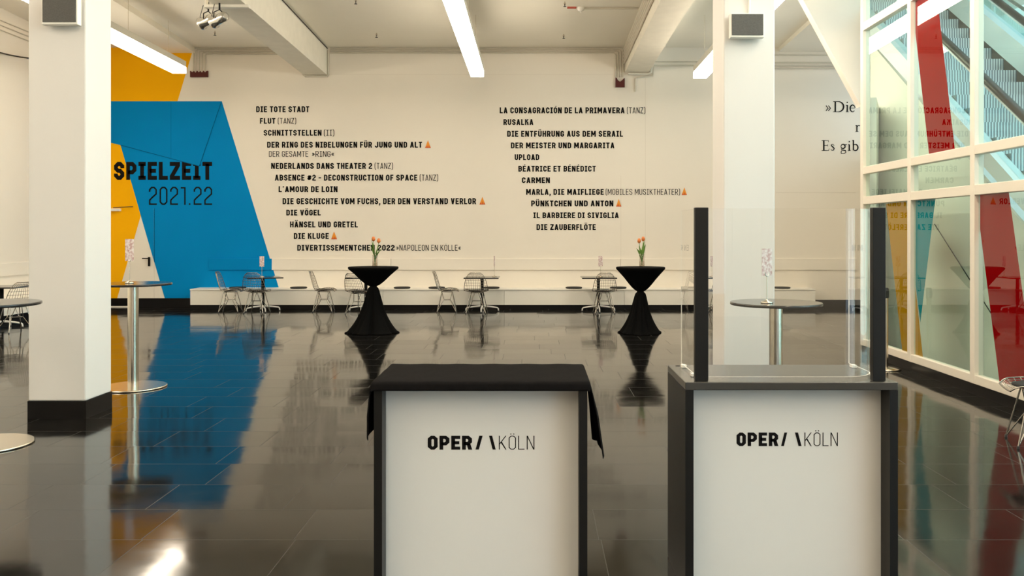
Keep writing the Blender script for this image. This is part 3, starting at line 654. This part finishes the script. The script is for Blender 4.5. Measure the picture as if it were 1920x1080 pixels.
# ------------------------------------------------------------------ wire chairs
def shell_pt(u, v):      # u -1..1 across, v 0 (front lip) .. 1 (top of the back)
    prof = [(0,.245,.425,.185),(.1,.20,.452,.215),(.3,.03,.437,.24),(.45,-.09,.425,.245),(.55,-.165,.445,.245),(.65,-.21,.52,.24),(.8,-.25,.66,.215),(.92,-.285,.785,.165),(1,-.305,.835,.10)]
    for a, c in zip(prof, prof[1:]):
        if v <= c[0]+1e-9:
            t = (v-a[0])/(c[0]-a[0]); x, z, hw = (a[i]+(c[i]-a[i])*t for i in (1,2,3)); break
    k = u*u; bk = min(1, max(0, (v-.4)/.25))
    return Vector((x+.05*k*bk, u*hw, z+.045*k*(1-bk)*(min(1, v*3+.2))))
def make_chair():
    r = empty('wire_chair')
    b = MB()
    for i in range(1, 12): b.tube([shell_pt(-1+2*i/12, v/20) for v in range(21)], .0032, 4)
    for j in range(1, 17): b.tube([shell_pt(-1+2*i/10, j/17) for i in range(11)], .0032, 4)
    b.build('wire_shell', M['chrome'], r)
    b = MB(); loop = [shell_pt(-1, v/16) for v in range(17)]+[shell_pt(-1+2*i/6, 1) for i in range(1,6)]+[shell_pt(1, 1-v/16) for v in range(17)]+[shell_pt(1-2*i/6, 0) for i in range(1,6)]
    b.tube(loop, .0065, 6, closed=True); b.build('rim_wire', M['chrome'], r)
    b = MB(); b.lathe([(.15,.0),(.175,.006),(.175,.018),(.15,.026)], 24, (0.02,0,.448)); b.build('seat_pad', M['pad'], r)
    for sx in (-1,1):
        for sy in (-1,1):
            f = Vector((sx*.195,sy*.20,.012)); b = MB()
            b.tube([f,(sx*.105,sy*.125,.418)], .0075, 6); b.tube([f,(sx*.065,sy*.095,.25)], .006, 6); b.tube([(sx*.065,sy*.095,.25),(sx*.11,sy*.05,.418)], .006, 6)
            lg = b.build('leg', M['chrome'], r)
            b = MB(); b.lathe([(.011,0),(.011,.016),(.007,.022)], 8, (f.x,f.y,0)); b.build('foot_glide', M['handrail'], lg)
    b = MB()
    for sy in (-1,1): b.tube([(-.065,sy*.095,.25),(.065,sy*.095,.25)], .0045, 6)
    for sx in (-1,1): b.tube([(sx*.065,-.095,.25),(sx*.065,.095,.25)], .0045, 6)
    b.build('brace', M['chrome'], r)
    b = MB()
    for sx in (-1,1): b.tube([(sx*.11,-.13,.418),(sx*.11,.13,.418)], .005, 6)
    for sy in (-1,1): b.tube([(-.11,sy*.1,.418),(.11,sy*.1,.418)], .005, 6)
    b.build('seat_mount', M['chrome'], r)
    return r
chair0 = make_chair(); first = [True]
def place_chair(x, y, rz, label, group='wire chairs along the back bench'):
    c = chair0 if first[0] else copy_tree(chair0); first[0] = False
    c.location = (x, y, 0); c.rotation_euler = (0,0,rz); tag(c, label, 'chair', group); return c
PX = lambda px, d: (px-CX)*d/F
for px, d, rz, lbl in ((432,17.75,.12,'leftmost silver wire chair, seen side-on in front of the blue mural'),(482,17.5,PI/2-.08,'silver wire chair seen from behind at the leftmost low table'),
        (607,17.85,.1,'side-on silver wire chair between the blue mural and the left draped table'),(674,17.28,PI/2-.5,'silver wire chair partly hidden behind the left draped table'),
        (838,17.8,.06,'side-on silver wire chair right of the left draped table'),(894,17.5,PI/2-.05,'silver wire chair seen from behind at the middle low table'),
        (1132,17.45,PI/2+.05,'silver wire chair seen from behind at the low table left of the right draped table'),(1352,17.5,PI/2+.1,'silver wire chair mostly hidden behind the right pillar')):
    place_chair(PX(px,d), d, rz, lbl)
place_chair(-8.62, 14.15, 2.6, 'silver wire chair left of the left pillar, behind the high table', 'wire chairs at the left wall')
place_chair(-9.22, 16.3, 3.6, 'silver wire chair farthest back beside the left bench', 'wire chairs at the left wall')
place_chair(3.93, 6.64, PI-.3, 'silver wire chair cut off at the right picture edge by the glass partition', 'wire chair by the glass partition')

# ------------------------------------------------------------------ low tables
def make_low_table():
    r = empty('low_table'); h = .36
    b = MB(); b.box((-h,-h,.698),(h,h,.722), bev=.006); b.build('table_top', M['table_black'], r)
    b = MB(); b.lathe([(.10,.685),(.10,.698)], 16); b.tube([(0,0,.1),(0,0,.69)], .034, 14); b.lathe([(.045,.085),(.05,.10),(.03,.14)], 16); b.build('pedestal', M['matte'], r)
    for i in range(4):
        a = PI/4*0+PI/2*i; c, s_ = math.cos(a), math.sin(a); b = MB()
        b.tube([(c*.02,s_*.02,.115),(c*.18,s_*.18,.10),(c*.315,s_*.315,.078),(c*.335,s_*.335,.06),(c*.34,s_*.34,.02)], [.02,.017,.014,.014,.013], 8)
        lg = b.build('leg', M['alu'], r)
        b = MB(); b.lathe([(.02,0),(.02,.014),(.012,.022)], 10, (c*.34,s_*.34,0)); b.build('foot_glide', M['handrail'], lg)
    return r
t0 = make_low_table(); tf = [True]
def place_table(x, y, rz, label):
    t = t0 if tf[0] else copy_tree(t0); tf[0] = False
    t.location = (x,y,0); t.rotation_euler = (0,0,rz); tag(t, label, 'table', 'low square tables'); return t
LT = [(493,17.85,.45,'low black square table turned askew in front of the blue mural'),(686,17.85,.02,'low black square table behind the left draped table'),(904,17.85,.0,'low black square table in the middle of the bench row'),
      (1122,17.85,.0,'low black square table left of the right draped table'),(1340,17.85,0,'low black square table hidden behind the right pillar')]
for px, d, rz, lbl in LT: place_table(PX(px,d), d, rz, lbl)
place_table(-9.22, 14.75, .15, 'low black square table at the far left picture edge')
# card holders
def make_holder(h, cw, ch):
    r = empty('card_holder')
    b = MB(); b.lathe([(.045,0),(.05,.004),(.045,.012),(.012,.022),(.006,.03)], 20); b.build('base', M['steel'], r)
    b = MB(); b.tube([(0,0,.02),(0,0,h)], .0035, 6); b.tube([(-.018,0,h+.03),(-.016,0,h+.008),(0,0,h-.004),(.016,0,h+.008),(.018,0,h+.03)], .004, 6); b.build('clip_rod', M['steel'], r)
    b = MB(); b.box((-cw/2,-.0015,h+.004),(cw/2,.0015,h+.004+ch)); b.build('card', M['card'], r)
    return r
hl = make_holder(.215, .095, .215)
def place_holder(x, y, z, rz, label):
    o = hl if not hl.get('label') else copy_tree(hl)
    o.location = (x,y,z); o.rotation_euler = (0,0,rz); tag(o, label, 'card holder', 'printed cards in table clips'); return o
place_holder(PX(491,17.75), 17.75, .722, .1, 'printed card in a clip on the low table before the blue mural')
place_holder(PX(927,17.9), 17.9, .722, 1.35, 'printed card seen edge-on on the middle low table')
place_holder(PX(1126,17.9), 17.9, .722, .25, 'printed card on the low table left of the right draped table')
place_holder(PX(1335,17.9), 17.9, .722, .6, 'printed card on the low table behind the right pillar')

# ------------------------------------------------------------------ high steel tables
def high_table(x, y, top, rt, label):
    r = tag(empty('bistro_table', (x,y,0)), label, 'table', 'round high tables')
    b = MB(); b.lathe([(.33,0),(.337,.004),(.337,.012),(.33,.016)], 56); b.build('base_plate', M['steel'], r)
    b = MB(); b.lathe([(.054,.016),(.054,top-.03)], 32); b.build('pole', M['steel'], r)
    b = MB(); b.lathe([(.10,top-.032),(.10,top-.024)], 24); b.build('top_flange', M['black'], r)
    b = MB(); b.lathe([(rt-.006,top-.024),(rt,top-.019),(rt,top-.005),(rt-.004,top)], 64); b.build('table_top', M['table_black'], r)
    return r
high_table(-4.285, 9.1, 1.112, .387, 'round high steel table beside the left pillar in front of the mural')
high_table(-4.266, 6.62, 1.108, .387, 'round high table cut off by the left picture edge')
high_table(2.005, 7.1, 1.071, .373, 'round high table seen through the acrylic screen')
place_holder(-4.30, 9.05, 1.112, .15, 'printed card in a clip on the high table beside the left pillar').scale = (.9,.9,1.08)
place_holder(PX(1438,7.0), 7.0, 1.071, .4, 'printed card in a clip on the high table behind the acrylic screen').scale = (1.05,1.05,1.03)

# ------------------------------------------------------------------ draped cocktail tables
def draped(x, y, zt, rt, zn, rn, rb, seed, label):
    rnd = random.Random(seed)
    r = tag(empty('cocktail_table', (x,y,0)), label, 'table', 'cocktail tables draped in black')
    ph = [rnd.uniform(0,2*PI) for _ in range(4)]
    n = 96
    prof = []
    for i in range(15):
        t = i/14; z = zn+(zt-.035-zn)*t; rr = rn+(rt-.004-rn)*(t**.82)*(1-.06*math.sin(PI*t)); prof.append((rr, z))
    prof += [(rt,zt-.022),(rt-.001,zt-.008),(rt-.01,zt-.001),(rt-.03,zt),(.02,zt+.0005)]
    fold = lambda a, i, z: 1+(.055*math.sin(9*a+ph[0])+.04*math.sin(14*a+ph[1]))*max(0, 1-(z-zn)/(zt-zn)*1.6)
    b = MB(); b.lathe(prof, n, mod=fold); b.build('stretched_cover', M['cloth'], r)
    sk = [(rn*.98,zn+.004),(rn*1.05,zn-.012),(rn*1.45,zn-.035),(rn*1.7,zn-.08)]
    r0, z0 = rn*1.7, zn-.08
    for i in range(1, 17):
        t = i/16; sk.append((r0+(rb*.93-r0)*(.55*t+.45*t**3.2), z0*(1-t)+.03*t))
    sk += [(rb*1.0,.018),(rb*1.03,.006),(rb*.97,.0015)]
    mod = lambda a, i, z: 1+min(1, i/6)*(.07*math.sin(7*a+ph[2])+.05*math.sin(12*a+ph[3])+.035*math.sin(19*a+ph[0])) + (.06*math.sin(3*a+ph[1]) if z < .25 else .06*math.sin(3*a+ph[1])*max(0,1-(z-.25)/.4))
    b = MB(); b.lathe(sk, n, mod=mod); b.build('gathered_skirt', M['cloth'], r)
    return r
draped(PX(700,14.1), 14.1, 1.086, .412, .765, .058, .40, 3, 'left cocktail table draped in black with a wide gathered skirt')
draped(PX(1201,14.0), 14.0, 1.086, .402, .685, .056, .325, 8, 'right cocktail table draped in black with a narrower gathered skirt')
def tulips(x, y, z, flip, label):
    r = tag(empty('tulip_vase', (x,y,z)), label, 'vase', 'vases of tulips')
    b = MB(); b.lathe([(.030,0),(.042,.004),(.045,.06),(.041,.14),(.047,.215),(.044,.215),(.038,.14),(.041,.06),(.036,.012),(.01,.01)], 28, cap=False); b.build('glass_vase', M['vase'], r)
    b = MB(); b.lathe([(.001,.012),(.038,.013),(.04,.06),(.037,.10),(.001,.101)], 20, cap=False); b.build('water', M['vase'], r)
    f = flip
    for hx, hz, ky in ((-.03*f,.43,.02),(.065*f,.40,-.02)):
        b = MB(); pts = [(0,0,.03),(hx*.25,ky*.4,.2),(hx*.8,ky,.34),(hx,ky,hz)]; b.tube(pts, .0042, 6); st = b.build('stem', M['leaf'], r)
        b = MB(); b.lathe([(.004,-.012),(.022,.0),(.03,.018),(.028,.04),(.018,.062),(.006,.068)], 14, (hx,ky,hz), mod=lambda a, i, z: 1+.1*math.cos(3*a)); b.build('tulip_flower', M['tulip'], st)
    for dx, dz, yo in ((-.085*f,.26,.0),(.12*f,.20,.02),(-.05*f,.33,-.03),(.06*f,.24,.03)):
        b = MB(); N_ = 8
        L_, R_ = [], []
        for i in range(N_+1):
            t = i/N_; wd = .034*math.sin(PI*min(1,.12+t*.88))+.001; c = Vector((dx*t**1.6, yo*t, .08+(.10+dz)*t-.07*t*t))
            L_.append(c+Vector((-wd*.5,wd*.7,0))); R_.append(c+Vector((wd*.5,-wd*.7,0)))
        for i in range(N_): b.prism([L_[i],L_[i+1],R_[i+1],R_[i]], (.0006,.0012,0))
        b.build('leaf', M['leaf'], r)
tulips(PX(703,14.05), 14.05, 1.0868, 1, 'glass vase with two orange tulips on the left draped table')
tulips(PX(1203.5,13.95), 13.95, 1.0868, -.75, 'glass vase with two orange tulips on the right draped table')

# ------------------------------------------------------------------ barrier post
r = tag(empty('barrier_post', (4.235,10.3,0)), 'slim steel barrier post with black head by the glass partition', 'barrier post')
b = MB(); b.lathe([(.17,0),(.175,.006),(.165,.016),(.05,.03)], 32); b.build('base', M['steel'], r)
b = MB(); b.lathe([(.027,.02),(.027,.88)], 20); b.build('pole', M['steel'], r)
b = MB(); b.lathe([(.033,.86),(.033,.97),(.025,.985)], 20); b.box((-.02,-.05,.87),(.02,-.028,.95), bev=.004); b.build('belt_head', M['handrail'], r)

# ------------------------------------------------------------------ counters
def counter(xl, xr, label, logo, name='reception_counter'):
    y0, y1, zt = 3.84, 4.35, .976
    cx_ = (xl+xr)/2; r = tag(empty(name, (cx_,y0,0)), label, 'counter', 'black counters with white fronts'); hw = (xr-xl)/2; dp = y1-y0; fw = .037; rec = .1
    b = MB(); b.box((-hw,0,0),(-hw+fw,dp,zt-.036)); b.build('side_panel', M['black'], r)
    b = MB(); b.box((hw-fw,0,0),(hw,dp,zt-.036)); b.build('side_panel', M['black'], r)
    b = MB(); b.box((-hw,0,zt-.036),(hw,dp,zt), bev=.003); b.build('counter_top', M['black_top'], r)
    b = MB(); b.box((-hw+fw,rec,.04),(hw-fw,rec+.012,zt-.036)); pn = b.build('front_panel', M['panel'], r)
    b = MB(); b.box((-hw+fw,.05,0),(hw-fw,dp-.05,.04)); b.build('plinth', M['black'], r)
    yy = y0+rec-.001
    place = lambda x, y: (lambda p: (p.x-cx_, p.y-y0, p.z))(at(x, y, yy))
    for part_ in (logo[:1], logo[1:3], logo[3:]):
        b = MB()
        for s_, wt, xa, xb, yt, yb in part_: put_text(b, s_, wt, xa, xb, yt, yb, place)
        b.build('logo_lettering', None, pn, fixn=False)
    return r
c1 = counter(-.725, .236, 'left black counter with white front, covered by a black cloth', [('OPER','h',802,885,817,843.2),('/','h',891.5,905,817,843),('\\','h',917,929.5,817,843),('KÖLN','k',935.5,1002,817,843)])
c2 = counter(.677, 1.634, 'right black counter with white front, carrying the acrylic screen', [('OPER','h',1381,1459,811,836.5),('/','h',1464.5,1476,811,836.5),('\\','h',1490.5,1503,811,836.5),('KÖLN','k',1508.5,1571,811,836.5)])
for px in (1271,1287):
    p = at(px, 686, 4.31); b = MB(); b.lathe([(.012,-.004),(.012,.0008)], 16, (p.x-1.1555,4.31-3.84,.976)); b.build('cable_hole', M['ink'], c2)
# black felt cloth over the left counter: one sheet with rounded folds
def sheet():
    b = MB(); X0, X1, Y0, Y1, Z = -.725, .236, 3.84, 4.35, .9775
    rnd = random.Random(5); nx, ny = 44, 30; ov = .245
    def hang(u):  # distance beyond an edge -> (outward, drop)
        R = .012; q = R*PI/2
        if u <= 0: return 0, 0
        if u < q: return R*math.sin(u/R), R*(1-math.cos(u/R))
        return R, R+(u-q)
    us = [X0-.26+i*(.26)/8 for i in range(8)]+[X0-.03+.0075*i for i in range(4)]+[X0+(X1-X0)*i/24 for i in range(25)]+[X1+.0075*i for i in range(1,4)]+[X1+.03+i*.31/9 for i in range(0,10)]
    vs = [-.045,-.036,-.027,-.018,-.012,-.006]+[.51*i/12 for i in range(13)]
    us = sorted(set(round(u,5) for u in us)); grid = []
    for u in us:
        row_ = []
        for v in vs:
            ol, dl = hang(X0-u); orr, dr = hang(u-X1); of, df = hang(-v)
            x = max(X0,min(X1,u))-ol+orr; y = Y0+max(0,v)-of; z = Z-dl-dr-df
            if dr > .02 or dl > .02:
                dd = max(dl,dr); sg = 1 if dr > dl else -1
                y = Y0+v*(1-.0*dd); z = Z-dd+.012*math.sin(v*11)*dd/.2
                x += sg*(.006*math.sin(v*26+1)+.012)*min(1,dd/.15)
                if sg > 0: x += .035*max(0,(dd-.02)/.25)*(1-v*.9)
                if v < 0: y = Y0+v*.25
            row_.append(b.bm.verts.new((x,y,z+.0012*math.sin(u*37)*math.cos(v*31))))
        grid.append(row_)
    for i in range(len(us)-1):
        for j in range(len(vs)-1):
            f = b.bm.faces.new((grid[i][j],grid[i+1][j],grid[i+1][j+1],grid[i][j+1])); f.smooth = True
    o = b.build('felt_cloth', M['felt'])
    s_ = o.modifiers.new('thick','SOLIDIFY'); s_.thickness = .003; s_.offset = 1
    return tag(o, 'black felt cloth draped over the top of the left counter', 'cloth')
sheet()
# acrylic screen on the right counter
sg = tag(empty('acrylic_screen', (1.1555,3.9,.9775)), 'clear bent acrylic screen between two black posts on the right counter', 'screen')
PH = .786
for a, c in ((at(1303,0,3.87).x, at(1328,0,3.87).x), (at(1636,0,3.87).x, at(1660,0,3.87).x)):
    b = MB(); b.box((a-1.1555,-.035,0),(c-1.1555,.0,PH), bev=.002); b.build('post', M['black'], sg)
xa, xb = at(1303,0,3.9).x-1.1555+.012, at(1655,0,3.9).x-1.1555
prof = []; R = .055; yb_ = .42
pts = [(xa-.004,yb_),(xa-.002,.2),(xa,R+.02),(xa,R+.008)]+[(xa+R-R*math.cos(k*PI/16), .006+R-R*math.sin(k*PI/16)) for k in range(1,9)]
R2 = .17; pts += [(xa+R+.004,.006),(xb-R2-.03,.006),(xb-R2-.006,.006)]; pts += [(xb-R2+R2*math.sin(k*PI/20), .006+R2-R2*math.cos(k*PI/20)) for k in range(0,11)]
pts += [(xb+.0005,R2+.012),(xb+.001,.2),(xb+.002,.31),(xb+.003,yb_)]
b = MB(); th = .005
for inner in (0, 1):
    pass
V = []
for i, p in enumerate(pts):
    a = Vector(pts[max(0,i-1)]); c = Vector(pts[min(len(pts)-1,i+1)]); d = (c-a).normalized(); n_ = Vector((-d.y,d.x))
    o_ = Vector(p)+n_*th
    V.append([(q[0],q[1],z) for z in (.012,PH-.004) for q in (p,o_)])
side = [[[b.bm.verts.new(P_[i]) for i in ij] for P_ in V] for ij in ((0,2),(3,1))]
for W_ in side:
    for A, B in zip(W_, W_[1:]):
        f = b.bm.faces.new((A[0],B[0],B[1],A[1])); f.smooth = True
b.mats = [M['acryl'], M['acryl_edge']]
for A, B in zip(V, V[1:]):
    b.face((A[2],B[2],B[3],A[3]), M['acryl_edge']); b.face((A[1],B[1],B[0],A[0]), M['acryl_edge'])
b.face([V[0][i] for i in (1,0,2,3)], M['acryl_edge']); b.face([V[-1][i] for i in (0,1,3,2)], M['acryl_edge'])
b.build('acrylic_pane', None, sg, fixn=False)
for x_ in (xa, xb):
    for y_ in (.1,.36):
        b = MB(); b.box((x_-.012,y_-.02,.0006),(x_+.012,y_+.02,.013)); b.build('pane_foot', M['acryl_edge'], sg)

# ------------------------------------------------------------------ glazed partition on the right
gp = struct(empty('window_1', (XP,0,0)), 'glazed partition with cream frames, pale green panes and coloured stripes', 'window')
ys = [11.63-1.47*i for i in range(8)]
def part(b, name, m): return b.build(name, M[m], gp)
for i, y in enumerate(ys):
    b = MB(); b.box((0,y-.045,.115),(.10,y+.045,6.9), bev=.006); part(b, 'mullion', 'frame')
RAILS = [(.115,.205),(2.03,2.135),(2.44,2.54),(4.39,4.50),(6.6,6.7)]
for z0, z1 in RAILS:
    b = MB(); b.box((.004,ys[-1]+.04,z0),(.096,ys[0]-.04,z1), bev=.006); part(b, 'rail', 'frame')
b = MB(); b.box((.02,ys[-1]-.04,0),(.10,ys[0]+.04,.115)); part(b, 'kick_plate', 'blackbase')
for i in range(len(ys)-1):
    for (a, c) in zip(RAILS, RAILS[1:]):
        b = MB(); b.box((.045,ys[i+1]+.047,a[1]+.002),(.055,ys[i]-.047,c[0]-.002)); part(b, 'pane', 'glass')
def film(poly, m, lab, zlo, zhi, ylo, yhi, off=.058):
    P = []
    for x, y in poly:
        d = (XP+off)*F/(x-CX); P.append((d, H-(y-CY)*d/F))
    P = clip(P,1,zlo,False); P = clip(P,1,zhi,True); P = clip(P,0,ylo,False); P = clip(P,0,yhi,True)
    if len(P) < 3: return
    b = MB(); b.prism([(off,p[0],p[1]) for p in P], (.0015,0,0)); tag(b.build('film_stripe', M[m], gp), lab)
for i, (yl, yh) in enumerate(((10.21,11.58),(8.74,10.11),(7.27,8.64),(5.8,7.17))):
    film([(1704.5,-45),(1752,-45),(1793,304),(1743.5,304)], 'red', 'red film stripe on the upper pane', 2.54, 4.39, yl, yh)
    film([(1661,382),(1699,378),(1734,705),(1697,705)], 'yfilm', 'yellow film stripe on a lower pane', .205, 2.03, yl, yh)
    film([(1700,370),(1754,370),(1725.5,604),(1708,462)], 'teal', 'teal film stripe on a lower pane', .205, 2.03, yl, yh, .061)
    film([(1829,360),(1890,352),(1960,860),(1892,860)], 'red', 'red film stripe on a lower pane', .205, 2.03, yl, yh)
# slanted wall at the far end of the partition
YS = 13.2; P0, P1 = at(1612,195,YS), at(1506,0,YS); sl = (P1.x-P0.x)/(P1.z-P0.z)
zt = 6.3; b = MB(); b.prism([(P0.x,YS,P0.z),(P0.x+(zt-P0.z)*sl,YS,zt),(5.04,YS,zt),(5.04,YS,P0.z-.04)], (0,.18,0))
struct(b.build('wall_slanted', M['wall']), 'white slanted wall plate at the top of the glass partition', 'wall')
b = MB(); A = Vector((XP+.11,11.72,0)); B = Vector((7.75,YB,0)); d = (B-A).normalized(); n_ = Vector((d.y,-d.x,0))*.12
b.prism([A,B,B+n_,A+n_], (0,0,3.5)); struct(b.build('wall_right', M['understair']), 'pale wall behind the far end of the glass partition', 'wall')

# ------------------------------------------------------------------ escalator and stair behind the glass
SL = .69; Z0 = -4.15; zs = lambda y: SL*y+Z0       # nosing line
e = tag(empty('escalator', (5.75,6.0,0)), 'grey ribbed escalator with glass sides behind the glass partition', 'escalator')
ey0, ey1, ex0, ex1 = -Z0/SL, 14.6, 5.05, 6.5
L3 = lambda x, y, z: (x-5.75, y-6.0, z)
def slab(b, x0, x1, dz0, dz1, ya=ey0, yb=ey1, zc=zs):
    b.hexa([L3(x0,ya,max(0.01,zc(ya)+dz0)),L3(x1,ya,max(.01,zc(ya)+dz0)),L3(x1,yb,zc(yb)+dz0),L3(x0,yb,zc(yb)+dz0),L3(x0,ya,zc(ya)+dz1),L3(x1,ya,zc(ya)+dz1),L3(x1,yb,zc(yb)+dz1),L3(x0,yb,zc(yb)+dz1)])
b = MB(); slab(b, ex1-.185, ex1-.165, -.1, .215); b.build('inner_skirt', M['grille'], e)
b = MB(); slab(b, ex1-.19, ex1-.02, .22, .60); b.build('far_skirt', M['skirt'], e)
for xx in (ex0, ex1-.16):
    b = MB(); slab(b, xx, xx+.16, -.22, .14); b.build('skirt_panel', M['skirt'], e)
b = MB(); b.prism([L3(ex0+.02,ey0+.3,0),L3(ex0+.02,ey1,0),L3(ex0+.02,ey1,zs(ey1)-.23),L3(ex0+.02,ey0+.35,.02)][::1], (.03,0,0)) if False else b.prism([L3(ex0+.02,ey0+.4,0),L3(ex0+.02,12.9,0),L3(ex0+.02,12.9,zs(12.9)-.225),L3(ex0+.02,ey0+.4,zs(ey0+.4)-.225)], (.03,0,0))
b.build('cladding', M['understair'], e)
b = MB(); p0, p1 = at(1750,420,ex0*F/(1750-CX)), at(1856,588,ex0*F/(1856-CX)); b.tube([L3(ex0+.015,p0.y,p0.z),L3(ex0+.015,p1.y,p1.z)], .006, 5); b.build('cladding_joint', M['handrail'], e)
RS = .21; nst = int((zs(ey1))/RS)
for i in range(nst):
    za = RS*i; yy = (za-Z0)/SL
    b = MB(); b.box((ex0+.17-5.75,yy-6,za),(ex1-.17-5.75,yy+RS/SL-6+.02,za+RS), 'rib'); b.build('step', None, e)
for xx in (ex0+.075, ex1-.085):
    b = MB(); slab(b, xx, xx+.012, .14, .80); b.build('glass_side', M['balu'], e)
    b = MB(); b.tube([L3(xx+.006,ey0-.3,.82),L3(xx+.006,ey0,zs(ey0)+.84),L3(xx+.006,ey1,zs(ey1)+.84)], .045, 10); b.build('handrail', M['handrail'], e)
    b = MB(); slab(b, xx-.012, xx+.024, .76, .80); b.build('rail_profile', M['skirt'], e)
st = tag(empty('glass_staircase', (8.0,6.0,0)), 'teal glass staircase with posts and glass railing beyond the escalator', 'staircase')
e5 = 5.75
zs2 = lambda y: .66*y-4.35
M3 = lambda x, y, z: (x-8.0, y-6.0, z)
sy0 = 4.35/.66+.1
for i in range(26):
    za = .19*(i+1); yy = (za+4.35)/.66
    b = MB(); b.box((7.2-8,yy-6,za-.045),(8.9-8,yy+.31-6,za)); b.build('tread', M['tealglass'], st)
for xx in (7.15, 8.92):
    b = MB(); b.hexa([M3(xx,sy0,0.01),M3(xx+.05,sy0,.01),M3(xx+.05,14,zs2(14)-.3),M3(xx,14,zs2(14)-.3),M3(xx,sy0,.25),M3(xx+.05,sy0,.25),M3(xx+.05,14,zs2(14)+.05),M3(xx,14,zs2(14)+.05)]); b.build('stringer', M['skirt'], st)
    b = MB(); b.hexa([M3(xx+.02,sy0,.3),M3(xx+.032,sy0,.3),M3(xx+.032,14,zs2(14)+.1),M3(xx+.02,14,zs2(14)+.1),M3(xx+.02,sy0,1.1),M3(xx+.032,sy0,1.1),M3(xx+.032,14,zs2(14)+.95),M3(xx+.02,14,zs2(14)+.95)]); b.build('glass_railing', M['balu'], st)
    b = MB(); b.tube([M3(xx+.02,sy0,1.14),M3(xx+.02,14,zs2(14)+1.0)], .025, 8); b.build('handrail', M['chrome'], st)
    for k in range(7):
        yy = sy0+.3+1.05*k; b = MB(); b.tube([M3(xx-.01,yy,zs2(yy)),M3(xx-.01,yy,zs2(yy)+1.0)], .03, 8); b.build('railing_post', M['white'], st)
# daylit outer glazing of the stair hall
w2 = struct(empty('window_2', (10.6,0,0)), 'outer glazing of the daylit stair hall', 'window')
b = MB()
for i in range(9): b.box((-.04,-3+2.4*i,0),(.06,-2.92+2.4*i,7))
for z in (0,2.4,4.8,6.9): b.box((-.03,-3,z),(.05,16.3,z+.08))
b.build('frame', M['skirt'], w2)
b = MB(); b.box((.0,-3,.08),(.01,16.3,6.9)); b.build('pane', M['balu'], w2)
b = MB(); b.box((7.4,16.2,0),(10.7,16.4,7)); struct(b.build('wall_stair_hall', M['understair']), 'white end wall of the stair hall', 'wall')
